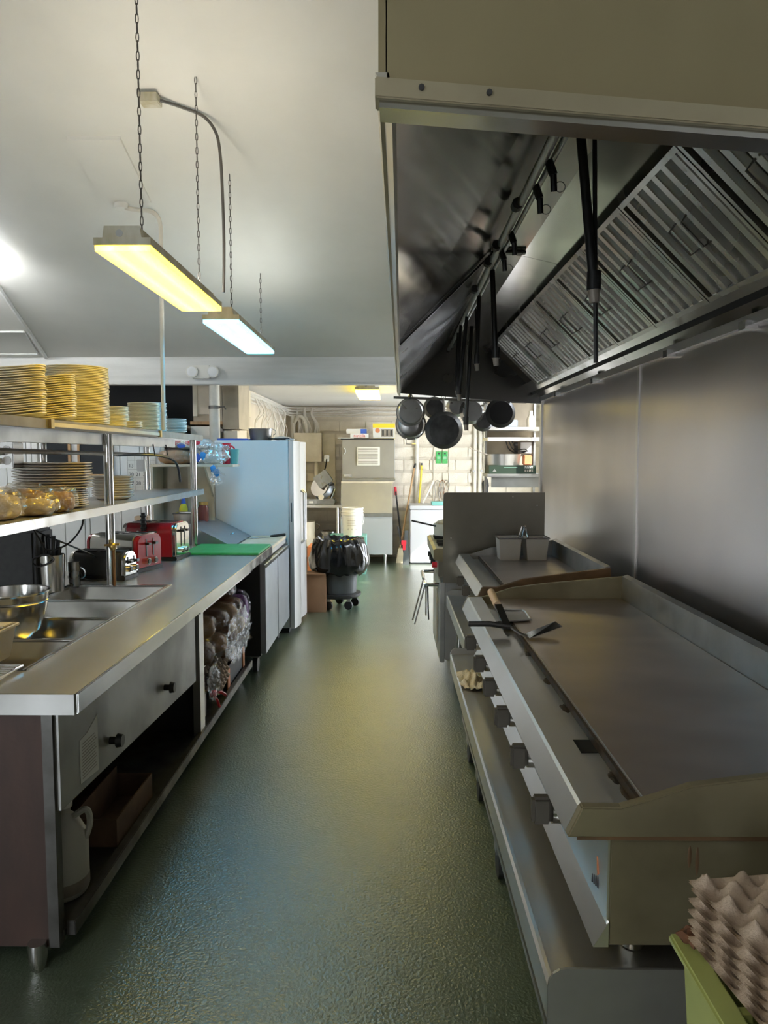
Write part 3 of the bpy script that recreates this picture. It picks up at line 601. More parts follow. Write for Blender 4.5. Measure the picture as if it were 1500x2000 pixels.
tongs('kitchen_tongs', [(.246, 5.52, .675), (.238, 5.50, .66), (.16, 5.47, .37)], [(.246, 5.52, .675), (.262, 5.53, .66), (.262, 5.5, .40)], 'grime', 'steel tongs hung on the oven handle, spread toward the floor')
tongs('kitchen_tongs', [(.25, 5.36, .66), (.243, 5.34, .645), (.17, 5.32, .375)], [(.25, 5.36, .66), (.266, 5.37, .645), (.275, 5.36, .40)], 'steeldull', 'steel tongs hung at the near end of the oven handle')
tag(B(.336, .347, 5.45, 5.85, .2, .62).build('dish_towel', 'ivory', bevel=.004), 'cream towel hanging flat on the oven door', 'towel')
# ------------------------------------------------------------------ green bin with egg trays
t = thing('plastic_bin', (.72, .96, 0), 'olive green plastic bin beside the near end of the griddle', 'bin')
spin_box(MB(), .74, .98, 0, .20, .19, .245, .225, .775, .006).build('body', 'bin', t, bevel=.008)
m = MB()
for q in ((.474, .515, .735, 1.215), (.965, 1.005, .735, 1.215), (.515, .965, .735, .765), (.515, .965, 1.19, 1.215)): m.box(q[0], q[1], q[2], q[3], .772, .787)
m.build('rim', 'bin', t, bevel=.004)
for zz in (.25, .45): rect_ring(MB(), .74, .98, zz + .2, .228, .208, .008).build('rib', 'bin', t)
for yy in (.85, .95, 1.05, 1.15): B(.512, .535, yy - .008, yy + .008, .45, .775).build('rib', 'bin', t)
tag(MB().blob((.505, 1.19, .795), .022, .018, .014, .9, 5, 14, 8, 4).build('food_scrap', 'breaddark'), 'dried brown food scrap on the green bin corner', 'scrap')
n = 60; vs_ = []
for k_ in (0, 1):
    for j in range(n + 1):
        for i in range(n + 1):
            u, v = (i / n - .5), (j / n - .5)
            c_ = math.cos(u * 2 * math.pi * 4.5) * math.cos(v * 2 * math.pi * 4.5)
            e = min(1, 14 * (.5 - max(abs(u), abs(v))))
            z = .024 * (math.copysign(abs(c_) ** 1.1, c_)) * e
            vs_.append((u * .295, v * .295, z + .024 - .0035 * k_))
fs_ = []
for k_ in (0, 1):
    o_ = k_ * (n + 1) ** 2
    for j in range(n):
        for i in range(n):
            a = o_ + j * (n + 1) + i; q = (a, a + 1, a + n + 2, a + n + 1); fs_.append(q if k_ == 0 else q[::-1])
tray = None
for i in range(7):
    lab = 'grey pulp egg tray in the stack on the green bin, ' + ['lowest', 'second from the bottom', 'third from the bottom', 'in the middle', 'third from the top', 'second from the top', 'topmost'][i]
    if tray is None: tray = MB().add(vs_, fs_).build('egg_tray', 'eggtray', smooth=60, origin=(0, 0, 0)); o = tray
    else: o = tray.copy(); COL.objects.link(o)
    tag(o, lab, 'egg tray', 'egg trays on the bin')
    o.location = (.655 + random.uniform(-.004, .004), 1.045 + random.uniform(-.004, .004), .788 + i * .0165); o.rotation_euler = (R(-2), 0, R(8 + random.uniform(-2, 2)))

# ------------------------------------------------------------------ steam table (left)
tb = thing('steam_table', (-1.45, 3.9, 0), 'long stainless steam table with sunken wells, grey apron and brown end panel', 'steam table')
TZ = .90
m = MB(); XA, XB = -.93, -1.96
m.box(XB, -1.74, 2.13, 5.72, TZ - .035, TZ)
m.box(-1.19, XA, 2.13, 5.72, TZ - .035, TZ); m.box(-1.74, -1.19, 3.95, 5.72, TZ - .035, TZ); m.box(-1.74, -1.19, 2.13, 2.36, TZ - .035, TZ)
m.build('top', 'steel', tb, smooth=0)
B(XA - .002, XA + .008, 2.13, 5.72, TZ - .062, TZ + .0).build('nosing', 'steelsmooth', tb, bevel=.003)
B(XB, XA, 2.12, 2.13, TZ - .062, TZ).build('nosing', 'apron', tb)
MB().cyl((-1.03, 2.18, .832), (-1.03, 2.18, .82), .008, n=8).build('bolt', 'dark', tb)
for i, (a, b) in enumerate(((2.38, 2.755), (2.775, 3.125), (3.145, 3.525), (3.545, 3.93))):
    w = MB(); spin_box(w, -1.465, (a + b) / 2, TZ - .105 , .24, (b - a) / 2 - .035, .265, (b - a) / 2 - .004, .100, .004); w.build('well', 'steelsmooth', tb, bevel=.012)
    B(-1.735, -1.195, b - .002 if i < 3 else b, b + .020, TZ - .012, TZ + .004).build('divider', 'steelsmooth', tb, bevel=.004)
for dx in (0, .013): B(-1.20 + dx, -1.192 + dx, 2.36, 3.95, TZ, TZ + .007).build('edge_rail', 'steelsmooth', tb, bevel=.002)
B(-1.74, -1.73, 2.36, 3.95, TZ, TZ + .006).build('edge_rail', 'steelsmooth', tb, bevel=.002)
# apron, end panel, legs, shelves
MB().prism([(2.215, .50), (3.80, .42), (3.80, .838), (2.215, .838)], -1.035, -1.022, 'x').build('apron', 'apron', tb, smooth=0)
B(-1.90, -1.068, 2.205, 2.225, .065, .838).build('end_panel', 'brown', tb, smooth=0); B(-1.068, -1.035, 2.20, 2.24, .065, .838).build('corner_post', 'darksteel', tb)
B(-1.05, -1.012, 3.845, 3.935, .07, .80).build('leg', 'steel', tb); B(-1.05, -.99, 3.80, 5.27, .775, .838).build('rail', 'steel', tb)
for px, py in ((-1.10, 2.19), (-1.85, 2.28), (-1.09, 3.5), (-1.09, 5.15), (-1.85, 5.15)):
    MB().lathe([(0, 0), (.018, 0), (.026, .02), (.03, .05), (.028, .09), (0, .09)], (px, py, 0), 16).build('foot', 'steelsmooth', tb)
B(-1.03, -1.0, 2.24, 5.25, .078, .128).build('shelf_lip', 'darksteel', tb, bevel=.003); B(-1.9, -1.03, 2.226, 5.25, .085, .105).build('shelf', 'darksteel', tb)
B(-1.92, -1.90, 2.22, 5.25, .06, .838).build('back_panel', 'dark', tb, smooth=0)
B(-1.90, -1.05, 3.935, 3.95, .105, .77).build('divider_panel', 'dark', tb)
B(-1.88, -1.06, 3.96, 5.2, .40, .415).build('middle_shelf', 'steeldull', tb)
for ky, kz in ((2.62, .565), (3.27, .555)):
    o = MB().cyl((-1.022, ky, kz), (-.995, ky, kz), .014, n=12).build('control_knob', 'black', tb); MB().cyl((-.995, ky, kz), (-.975, ky, kz), .026, .022, 12).build('knob_cap', 'black', o)
lb_ = MB().prism([(2.36, .52), (2.51, .505), (2.51, .705), (2.42, .67), (2.36, .665)], -1.0215, -1.0205, 'x').build('instruction_label', 'paper', tb, smooth=0)
for i in range(12): B(-1.0204, -1.0200, 2.375, 2.495 - (i % 3) * .006, .53 + i * .0105, .5325 + i * .0105).build('print_line', 'grime', lb_, smooth=0)
# wire rack over near well
t = thing('wire_rack', (-1.47, 2.27, TZ + .004), 'steel wire rack lying at the near corner of the steam table', 'rack')
m = MB(); rect_ring(m, -1.475, 2.285, TZ + .014, .27, .085, .005)
m.build('frame', 'chrome', t)
for i in range(7): MB().cyl((-1.74, 2.21 + i * .024, TZ + .016), (-1.21, 2.21 + i * .024, TZ + .016), .003, n=6).build('wire', 'chrome', t)
# overshelf
os_ = thing('pass_shelf', (-1.69, 4.0, TZ), 'two-tier stainless pass shelf standing on the steam table', 'shelf')
for y in (2.35, 3.97, 5.68):
    for x in (-1.515, -1.87): MB().cyl((x, y, TZ), (x, y, 1.715), .0245, n=20).build('post', 'steelsmooth', os_)
for z in (1.335, 1.755):
    B(-1.905, -1.48, 2.2, 5.84, z - .012, z).build('shelf_board', 'steel', os_, smooth=0)
    B(-1.488, -1.476, 2.2, 5.84, z - .042, z).build('shelf_edge', 'steelsmooth' if z < 1.5 else 'grime', os_, bevel=.002); B(-1.91, -1.90, 2.2, 5.84, z - .04, z + .0).build('shelf_edge', 'steel', os_)
    B(-1.905, -1.48, 5.83, 5.842, z - .042, z).build('shelf_edge', 'steel', os_)
B(-1.474, -1.468, 3.2, 4.72, 1.722, 1.742).build('ticket_rail', 'ivory', os_, bevel=.002)
for yy in (3.2, 4.72): B(-1.476, -1.462, yy, yy + .03, 1.715, 1.757).build('rail_clip', 'brass', os_)
B(-1.60, -1.525, 2.6, 5.25, 1.655, 1.712).build('lamp_channel', 'steeldull', os_, bevel=.003)
for yy in (4.75, 5.02): MB().tube([(-1.522, yy, 1.67), (-1.518, yy, 1.64), (-1.515, yy + .01, 1.60)], .004, 6).build('hook', 'dark', os_)
MB().cyl((-1.70, 3.2, 1.62), (-1.70, 5.5, 1.60), .012, n=8).build('conduit', 'grime', os_)
MB().tube(spline([(-1.70, 4.6, 1.60), (-1.66, 5.2, 1.60), (-1.60, 5.5, 1.55), (-1.58, 5.55, 1.40)]), .009, 6).build('cable', 'black', os_)
o = B(-1.83, -1.76, 3.45, 3.55, 1.54, 1.66).build('outlet_box', 'steelsmooth', os_, bevel=.004)
MB().cyl((-1.79, 3.4495, 1.625), (-1.79, 3.446, 1.625), .02, n=14).cyl((-1.79, 3.4495, 1.575), (-1.79, 3.446, 1.575), .02, n=14).build('socket', 'plasticwhite', o)
o = B(-1.735, -1.68, 5.05, 5.10, 1.49, 1.57).build('outlet_box', 'steeldull', os_, bevel=.004)
t = thing('charger_cable', (-1.83, 3.40, 1.58), 'white phone chargers with thin cables plugged in at the shelf', 'charger')
B(-1.87, -1.80, 3.40, 3.44, 1.60, 1.63).build('plug', 'white', t, bevel=.006); MB().tube(spline([(-1.86, 3.42, 1.61), (-1.88, 3.4, 1.55), (-1.89, 3.38, 1.45), (-1.88, 3.4, 1.36)]), .004, 6).build('cable', 'white', t)
B(-1.86, -1.80, 3.40, 3.44, 1.56, 1.585).build('plug', 'white', t, bevel=.006); MB().tube(spline([(-1.85, 3.42, 1.575), (-1.865, 3.41, 1.5), (-1.85, 3.4, 1.42), (-1.86, 3.4, 1.36)]), .003, 6).build('cable', 'redbright', t)
t = thing('gas_valve', (-1.50, 3.955, 1.19), 'small brass valve with copper pipe on the shelf post', 'valve')
MB().cyl((-1.488, 3.94, TZ), (-1.488, 3.94, 1.10), .009, n=8).build('pipe', 'copper', t); MB().blob((-1.49, 3.93, 1.115), .022, .02, .02, .4, 4, 12, 8, 1).build('body', 'brass', t)
MB().cyl((-1.53, 3.925, 1.12), (-1.45, 3.925, 1.125), .006, n=6).cyl((-1.5, 3.925, 1.13), (-1.5, 3.925, 1.15), .008, n=8).build('lever', 'brass', t)

# ------------------------------------------------------------------ plates
def plate_mesh(r, h, ov=1.0, wav=0.0):
    return MB().lathe([(0, .002), (r * .62, .002), (r * .70, .0045), (r * .97, h), (r, h + .001), (r * .995, h - .003), (r * .72, 0), (r * .62, -.0015), (0, -.0015)], (0, 0, 0), 36, sx=1.0, sy=ov, wav=wav)
def stack(name, mesh, mat, x, y, z, n, dz, label, rot=0, jit=.003, jr=0, grp=None):
    p = None
    for i in range(n):
        if p is None: p = mesh.build(name, mat, smooth=60, origin=(0, 0, 0)); o = p
        else: o = p.copy(); COL.objects.link(o)
        tag(o, label, 'plate', grp or label)
        o.location = (x + random.uniform(-jit, jit), y + random.uniform(-jit, jit), z + .0025 + i * dz); o.rotation_euler = (0, 0, R(rot + random.uniform(-jr, jr)))
UZ, LZ = 1.755, 1.335
stack('oval_platter', plate_mesh(.165, .013, .72, .07), 'platecream', -1.69, 3.28, UZ + .008, 21, .0103, 'cream oval platter in the top-shelf stack cut by the frame edge', 0, .004, 4)
stack('oval_platter', plate_mesh(.16, .013, .72, .07), 'platecream', -1.68, 3.58, UZ + .008, 20, .0103, 'cream oval platter in the top-shelf stack before the tall round plates', 0, .004, 4)
stack('dinner_plate', plate_mesh(.162, .014), 'platecream', -1.675, 3.98, UZ, 36, .0083, 'cream round dinner plate in the tallest stack on the top shelf')
stack('side_plate', plate_mesh(.098, .012), 'platecream', -1.68, 4.48, UZ, 15, .0085, 'cream side plate in the stack right behind the tallest one')
stack('saucer', plate_mesh(.072, .012), 'platecream', -1.565, 4.20, UZ, 8, .0078, 'small cream saucer in the half-height stack touching the tallest one')
stack('square_dish', plate_mesh(.078, .012), 'platecream', -1.56, 4.42, UZ, 4, .0092, 'cream dish in the lowest top-shelf stack at the shelf edge')
stack('side_plate', plate_mesh(.10, .012), 'platecream', -1.60, 4.82, UZ, 20, .0086, 'cream side plate in the stack before the white pipe conduit')
stack('side_plate', plate_mesh(.10, .012), 'platewhite', -1.64, 5.10, UZ, 21, .0092, 'off-white side plate in the stack behind the white pipe conduit')
stack('saucer', plate_mesh(.075, .012), 'platewhite', -1.525, 5.28, UZ, 9, .0105, 'white saucer in the short stack nearest the far end of the top shelf')
stack('serving_plate', plate_mesh(.14, .014), 'plategrey', -1.675, 3.72, LZ, 8, .0105, 'pale serving plate in the narrower lower half of the lower-shelf stack')
stack('large_platter', plate_mesh(.185, .016), 'plategrey', -1.70, 3.72, LZ + .088, 10, .0135, 'wide pale platter in the upper half of the big lower-shelf stack')
stack('bowl_plate', plate_mesh(.12, .022), 'plategrey', -1.675, 4.45, LZ, 9, .0145, 'pale deep plate in the lower-shelf stack beside the post')

# ------------------------------------------------------------------ bagged bread on the lower pass shelf
def bag(name, c, r, inner, film_, label, seed, amp=.22, fill=.8, tail=None):
    t = thing(name, (c[0], c[1], c[2]), label, 'bread bag', 'bagged breads')
    MB().blob((c[0], c[1], c[2] + r[2] * fill), r[0] * fill, r[1] * fill, r[2] * fill, .08, 2, 22, 12, seed, .7).build('loaf', inner, t, smooth=60)
    mb = MB().blob((c[0], c[1], c[2] + r[2] * 1.02), r[0], r[1], r[2] * 1.0, amp, 3.2, 40, 22, seed + 1, .8)
    mb.v = [(v[0], v[1], max(v[2], c[2] + .001)) for v in mb.v]
    mb.build('plastic_bag', film_, t, smooth=25)
    if tail:
        tv = Vector(tail); cs = Vector((c[0], c[1], c[2] + r[2])) ; p0 = cs + tv * .8; m = MB(); vs2 = []
        dirn = tv.normalized(); a = dirn.orthogonal().normalized(); b = dirn.cross(a)
        for k_ in range(8):
            f = k_ / 7; rr = (.018 + .05 * f ** 1.5)
            for i in range(18):
                th = 2 * math.pi * i / 18; w = rr * (1 + .45 * noise.noise(Vector((math.cos(th) * 3, math.sin(th) * 3, f * 3 + seed))))
                vs2.append(p0 + dirn * (f * tv.length * .9) + (a * math.cos(th) + b * math.sin(th)) * w)
        m.add(vs2, [(k_ * 18 + i, k_ * 18 + (i + 1) % 18, (k_ + 1) * 18 + (i + 1) % 18, (k_ + 1) * 18 + i) for k_ in range(7) for i in range(18)]).build('bag_tail', film_, t, smooth=20)
    return t
bag('bread_bag', (-1.60, 3.02, LZ), (.085, .10, .065), 'tortilla', 'filmwarm', 'clear bag of flatbread at the frame edge on the lower shelf', 1)
bag('bread_bag', (-1.56, 3.22, LZ), (.10, .10, .048), 'tortilla', 'filmwarm', 'clear bag of flatbread rounds in the middle of the lower shelf bags', 4)
bag('bread_bag', (-1.655, 3.33, LZ), (.12, .08, .07), 'bread', 'filmwarm', 'clear bag of brown bread behind the flatbread rounds', 9)
bag('bread_bag', (-1.545, 3.45, LZ), (.07, .09, .06), 'bread', 'filmwarm', 'clear bag of rolls closest to the large platter stack', 14)

# ------------------------------------------------------------------ things on the steam table
t = thing('mixing_bowl', (-1.53, 2.95, .862), 'round stainless mixing bowl set into the second well', 'bowl')
MB().lathe([(0, .862), (.07, .864), (.105, .90), (.128, .98), (.136, 1.045), (.143, 1.05), (.143, 1.056), (.133, 1.054), (.124, .98), (.10, .905), (.066, .87), (0, .868)], (-1.53, 2.95, 0), 48).build('bowl', 'steelsmooth', t)
MB().lathe([(.1335, 1.010), (.1375, 1.015), (.134, 1.020)], (-1.53, 2.95, 0), 48).build('ring', 'steelsmooth', t)
t = thing('plastic_pan', (-1.55, 2.54, TZ), 'pale beige plastic food pan with a lid at the steam table', 'pan')
spin_box(MB(), -1.47, 2.55, .872, .09, .08, .108, .098, .115, .005).build('pan', 'ivory', t, bevel=.006); rect_ring(MB(), -1.47, 2.55, .988, .112, .102, .006).build('rim', 'ivory', t)
B(-1.56, -1.37, 2.57, 2.645, .990, .996).build('lid', 'ivory', t, bevel=.002)
tag(B(-2.0, -1.80, 3.70, 3.92, TZ, 1.22).build('black_appliance', 'blackmatte', bevel=.012), 'tall black boxy appliance at the frame edge beside the utensil pot', 'appliance')
t = thing('utensil_pot', (-1.86, 3.88, TZ), 'steel utensil pot with dark handles and a coiled cable', 'pot')
cxp, cyp = -1.755, 3.78
MB().lathe([(0, TZ), (.062, TZ + .002), (.07, TZ + .19), (.066, TZ + .19), (.058, TZ + .01), (0, TZ + .01)], (cxp, cyp, 0), 32).build('pot', 'steelsmooth', t)
for i in range(6):
    a = i * 1.1; MB().cyl((cxp + .02 * math.cos(a), cyp + .02 * math.sin(a), TZ + .02), (cxp + .05 * math.cos(a), cyp + .05 * math.sin(a), TZ + .23 + .03 * (i % 3)), .008, .011, 8).build('utensil', 'black', t)
MB().tube(spline([(cxp - .07, cyp - .06, TZ + .16), (cxp - .02, cyp - .085, TZ + .14), (cxp + .05, cyp - .075, TZ + .17), (cxp + .02, cyp - .08, TZ + .20), (cxp - .05, cyp - .075, TZ + .18), (cxp - .06, cyp - .07, TZ + .15)]), .005, 6).build('cable', 'black', t)
t = thing('wire_brush_mug', (-1.80, 3.88, TZ), 'small steel cup between the utensil pot and the shelf post', 'cup')
MB().lathe([(0, TZ), (.03, TZ), (.03, TZ + .13), (.027, TZ + .13), (.027, TZ + .01), (0, TZ + .01)], (-1.70, 3.93, 0), 20).build('cup', 'pan', t); MB().tube(arc((-1.67, 3.93, TZ + .07), .03, -80, 80, 8), .004, 6).build('handle', 'pan', t)
t = thing('power_cord', (-1.75, 3.9, 1.2), 'black power cords drooping below the shelf to the toasters', 'cord')
MB().tube(spline([(-1.84, 3.6, 1.29), (-1.78, 3.75, 1.2), (-1.70, 3.9, 1.12), (-1.66, 4.1, 1.04), (-1.66, 4.2, .98)]), .005, 6).build('cord', 'black', t)
MB().tube(spline([(-1.78, 3.6, 1.29), (-1.77, 3.7, 1.18), (-1.74, 3.72, 1.12), (-1.68, 3.82, 1.14), (-1.64, 3.9, 1.22), (-1.64, 3.92, 1.3)]), .005, 6).build('cord', 'black', t)
MB().tube(spline([(-1.72, 4.0, 1.02), (-1.70, 4.02, .94), (-1.66, 4.05, .91), (-1.60, 4.1, .91), (-1.56, 4.13, .93)]), .005, 6).build('cord', 'black', t)
# toasters: local x = long axis
def toaster_prof(w, h, r):
    pts = [(-w, .02), (-w, h - r * 1.6)]
    pts += [(-w + r - r * math.cos(R(a)), h - r * 1.0 + r * math.sin(R(a)) * 1.0) for a in (15, 35, 55, 75, 90)]
    pts += [(-x_, z_) for x_, z_ in pts[::-1]]
    return pts
def toaster(name, loc, rz, L, w, h, shell, cap, label, logo=False, long_handle=False):
    t = thing(name, (0, 0, 0), label, 'toaster', 'toasters on the steam table')
    pr = toaster_prof(w, h, .05)
    MB().prism(pr, -L / 2 + .03, L / 2 - .03, 'x').build('shell', shell, t, bevel=.004, smooth=35)
    pr2 = toaster_prof(w - .004, h - .004, .05)
    for s_ in (-1, 1): MB().prism(pr2, s_ * L / 2 - (.03 if s_ > 0 else 0), s_ * L / 2 + (0 if s_ > 0 else .03), 'x').build('end_cap', cap, t, bevel=.008, smooth=35)
    B(-L / 2 - .004, L / 2 + .004, -w - .006, w + .006, .0, .026).build('base', 'black', t, bevel=.005)
    for s_ in (-1, 1):
        for q in (-1, 1):
            sl0 = B(q * L * .22 - L * .18, q * L * .22 + L * .18, s_ * .038 - .013, s_ * .038 + .013, h - .006, h + .0015).build('slot', 'void', t)
    for q in (-.035, .035):
        B(L / 2, L / 2 + .003, q - .004, q + .004, .09, h - .03).build('lever_slot', 'black', t); B(L / 2, L / 2 + .028, q - .016, q + .016, h - .065, h - .05).build('lever', 'black', t, bevel=.003)
        k_ = MB().cyl((L / 2, q, .062), (L / 2 + .02, q, .062), .019, n=18).build('dial', 'chrome', t); MB().cyl((L / 2 + .02, q, .062), (L / 2 + .024, q, .062), .014, n=18).build('dial_face', 'black', k_)
    if logo:
        o = B(-.05, .05, -w - .004, -w - .0, .045, .062).build('name_plate', 'chrome', t, bevel=.002)
        B(-.046, .046, -w - .0052, -w - .004, .048, .059).build('plate_field', 'red', o)
        MB().box(-.08, .06, -w - .006, -w - .0, h - .065, h - .050).build('side_trim', 'chrome', t, bevel=.004); B(-.07, .05, -w - .007, -w - .006, h - .061, h - .054).build('side_trim', 'grime', t)
    t.location = loc; t.rotation_euler = (0, 0, R(rz)); return t
toaster('toaster', (-1.60, 5.02, TZ), -4, .37, .135, .25, 'red', 'chrome', 'glossy red toaster with chrome control end near the green board', logo=True)
toaster('toaster', (-1.64, 4.52, TZ), -16, .36, .13, .225, 'steelsmooth', 'red', 'steel toaster with red ends behind the shelf post')
t = toaster('toaster', (-1.645, 4.19, TZ), -8, .34, .075, .16, 'blackmatte', 'steelsmooth', 'low black toaster with silver control end in front of the other two')
t = thing('whisk_brush', (-1.70, 4.86, TZ), 'utensil with a ribbed black handle standing behind the toasters', 'utensil')
MB().cyl((-1.64, 4.88, TZ + .2), (-1.64, 4.88, TZ + .32), .017, .014, 10).build('handle', 'black', t)
for i in range(4): MB().cyl((-1.64, 4.88, TZ + .215 + i * .026), (-1.64, 4.88, TZ + .225 + i * .026), .022, n=10).build('ridge', 'black', t)
MB().cyl((-1.64, 4.88, TZ), (-1.64, 4.88, TZ + .2), .03, n=12).build('stand', 'red', t)
tag(B(-1.475, -.93, 5.16, 5.70, TZ + .001, TZ + .016).build('cutting_board', 'green', bevel=.004), 'bright green plastic cutting board at the far end of the steel table', 'cutting board')
tag(B(-1.90, -1.80, 5.45, 5.52, TZ, 1.15).build('wooden_board', 'woodlight', bevel=.006), 'upright pale wooden board behind the red toaster', 'board')
# ------------------------------------------------------------------ under the table
t = thing('bleach_jug', (-1.10, 2.42, .105), 'dirty white plastic jug on the bottom shelf below the label', 'jug')
jx, jy = -1.115, 2.44
MB().lathe([(0, .106), (.078, .106), (.085, .12), (.085, .27), (.078, .31), (.05, .36), (.022, .385), (.022, .41), (0, .41)], (jx, jy, 0), 32, sx=.85).build('body', 'jug', t)
MB().cyl((jx, jy, .405), (jx, jy, .435), .026, n=16).build('cap', 'whitewarm', t); MB().tube(spline([(jx + .03, jy, .37), (jx + .07, jy + .01, .39), (jx + .078, jy + .02, .34), (jx + .066, jy + .01, .29)]), .011, 8).build('handle', 'jug', t)
MB().lathe([(.0862, .125), (.0862, .165)], (jx, jy, 0), 32, sx=.85).build('label_band', 'grime', t)
def tray_box(name, x0, x1, y0, y1, z0, z1, mat, label, cat='box'):
    t = thing(name, ((x0 + x1) / 2, (y0 + y1) / 2, z0), label, cat); th = .006
    B(x0, x1, y0, y1, z0, z0 + th).build('base', mat, t)
    for q in ((x0, x0 + th, y0, y1), (x1 - th, x1, y0, y1), (x0 + th, x1 - th, y0, y0 + th), (x0 + th, x1 - th, y1 - th, y1)): B(q[0], q[1], q[2], q[3], z0 + th, z1).build('side', mat, t)
    return t
tray_box('cardboard_tray', -1.36, -1.045, 2.72, 3.14, .107, .215, 'carddark', 'open brown cardboard tray on the bottom shelf behind the jug')
B(-1.20, -1.195, 2.73, 3.13, .115, .25).build('divider', 'carddark', bpy.data.objects['cardboard_tray'])
tray_box('black_crate', -1.45, -1.04, 4.62, 5.12, .107, .25, 'blackmatte', 'black open crate on the bottom shelf under the bread', 'crate')
B(-1.04, -1.032, 4.60, 4.66, .11, .24).build('card_corner', 'orange', bpy.data.objects['black_crate']); B(-1.04, -1.032, 5.08, 5.13, .12, .26).build('card_corner', 'orange', bpy.data.objects['black_crate'])
for i in range(3):
    o = tray.copy(); COL.objects.link(o); tag(o, ['lower dark egg tray slanting on the shelf under the bread', 'middle dark egg tray slanting on the shelf under the bread', 'upper dark egg tray slanting on the shelf under the bread'][i], 'egg tray', 'egg trays under the table')
    o.location = (-1.155, 4.42, .215 + i * .045); o.rotation_euler = (R(5), R(8), R(3 + 2 * i))
t = thing('seasoning_box', (-1.12, 4.05, .107), 'worn box wrapped in clear plastic with a red ribbon by the table leg', 'box')
B(-1.20, -1.06, 3.99, 4.16, .107, .25).build('box', 'grime', t, bevel=.004); MB().blob((-1.02, 4.16, .235), .02, .035, .02, .5, 4, 14, 8, 2).build('ribbon', 'redbright', t)
MB().tube(spline([(-1.03, 4.14, .24), (-1.0, 4.16, .2), (-.99, 4.18, .15)]), .008, 6).build('ribbon', 'redbright', t); MB().tube(spline([(-1.03, 4.16, .24), (-.985, 4.2, .23), (-.965, 4.24, .20)]), .009, 6).build('ribbon', 'redbright', t)
MB().blob((-1.13, 4.07, .27), .08, .08, .04, .4, 3, 24, 12, 5).build('plastic_wrap', 'film', t, smooth=25)
SH = .415
HEAP = [(-1.09, 4.10, SH, .10, .075, .075, 'breaddark', 'dark loaf in a clear bag low beside the steel table leg', None),
        (-1.10, 4.12, SH + .15, .11, .08, .07, 'bread', 'brown loaf in a clear bag high beside the steel table leg', (.06, .03, -.03)),
        (-1.09, 4.38, SH, .11, .085, .065, 'bread', 'lowest brown loaf in the bagged heap under the table', (.05, .02, -.06)),
        (-1.08, 4.62, SH, .11, .085, .065, 'breaddark', 'bagged brown loaf in the middle of the heap under the table', (.06, .03, -.06)),
        (-1.08, 4.88, SH, .11, .085, .065, 'bread', 'bagged loaf at the far side of the heap under the table', (.06, .0, -.08)),
        (-1.10, 4.44, SH + .13, .11, .08, .062, 'breaddark', 'upper brown loaf lying on the bagged heap', None),
        (-1.09, 4.66, SH + .13, .11, .075, .062, 'bread', 'second upper loaf lying on the bagged heap', None),
        (-1.10, 4.90, SH + .13, .10, .075, .06, 'breaddark', 'third upper loaf lying on the bagged heap near the doors', (.05, .02, -.02)),
        (-1.12, 4.78, SH + .255, .10, .075, .05, 'breaddark', 'topmost dark loaf right under the table edge', None)]
for i, (x_, y_, z_, a_, b_, c_, mt_, lab, tl) in enumerate(HEAP): bag('bread_bag', (x_, y_, z_), (a_, b_, c_), mt_, 'film', lab, 20 + i * 3, .14, .92, tail=tl)
bag('bread_bag', (-1.08, 5.12, SH), (.09, .07, .12), 'purple', 'film', 'purple bread bag deep under the table', 51, .25, .9)
bag('bread_bag', (-1.09, 4.80, .255), (.075, .13, .05), 'breaddark', 'film', 'bagged dark loaf lying on the black crate', 60, .25, .85)
t = thing('plastic_bag', (-1.0, 4.7, .25), 'large clear crumpled plastic bag hanging over the shelf front', 'plastic bag')
MB().blob((-.985, 4.72, .44), .03, .34, .13, .42, 3.0, 60, 30, 33).build('film', 'film', t, smooth=20)
t = thing('plastic_bag', (-1.0, 4.12, .25), 'small clear plastic bag dangling beside the steel leg', 'plastic bag')
MB().blob((-1.0, 4.10, .32), .03, .08, .09, .45, 3.4, 36, 20, 38).build('film', 'film', t, smooth=20)

# ------------------------------------------------------------------ prep refrigerator
pf = thing('prep_fridge', (-1.3, 5.95, 0), 'steel prep refrigerator with two doors, slanted lid and rail, beside the tall fridge', 'refrigerator')
B(-1.60, -.945, 5.29, 6.52, .14, .83).build('body', 'dark', pf, smooth=0)  # near-black body colour stands in for the shaded cavity under the table
for y0, y1 in ((5.285, 5.86), (5.885, 6.52)):
    o = B(-.945, -.905, y0, y1, .16, .815).build('door', 'steelblue', pf, bevel=.004); B(-.908, -.900, y0 + .01, y1 - .01, .79, .812).build('handle', 'steelsmooth', o)
B(-1.60, -.93, 5.73, 6.53, .83, .868).build('counter', 'steel', pf, bevel=.003)
B(-1.22, -.93, 5.73, 6.53, .868, .892).build('prep_board', 'boardwhite', pf, bevel=.003)
MB().prism([(-1.60, .868), (-1.24, .868), (-1.24, .89), (-1.56, 1.055), (-1.60, 1.055)], 5.745, 6.52).build('slant_lid', 'steelblue', pf, smooth=0)
MB().tube([(-1.33, 6.1, .945), (-1.31, 6.1, .955), (-1.31, 6.2, .955), (-1.33, 6.2, .945)], .006, 6).build('lid_handle', 'chrome', pf)
B(-1.9, -1.60, 5.76, 6.53, .80, 1.045).build('rail_box', 'steeldull', pf)
for ly in (5.4, 6.4): MB().cyl((-1.02, ly, .055), (-.985, ly, .055), .055, n=18).build('caster', 'rubber', pf); B(-1.03, -.97, ly - .03, ly + .03, .11, .14).build('caster_plate', 'steeldull', pf)
t = thing('chef_knife', (-1.0, 6.3, .893), 'wide knife with dark handle on the pale prep board', 'knife')
MB().prism([(-1.24, 6.18), (-1.03, 6.36), (-1.05, 6.40), (-1.20, 6.30)], .893, .896, 'z').build('blade', 'steelsmooth', t, smooth=0)
MB().tube([(-1.04, 6.38, .90), (-.93, 6.47, .908)], .011, 8).build('handle', 'black', t)
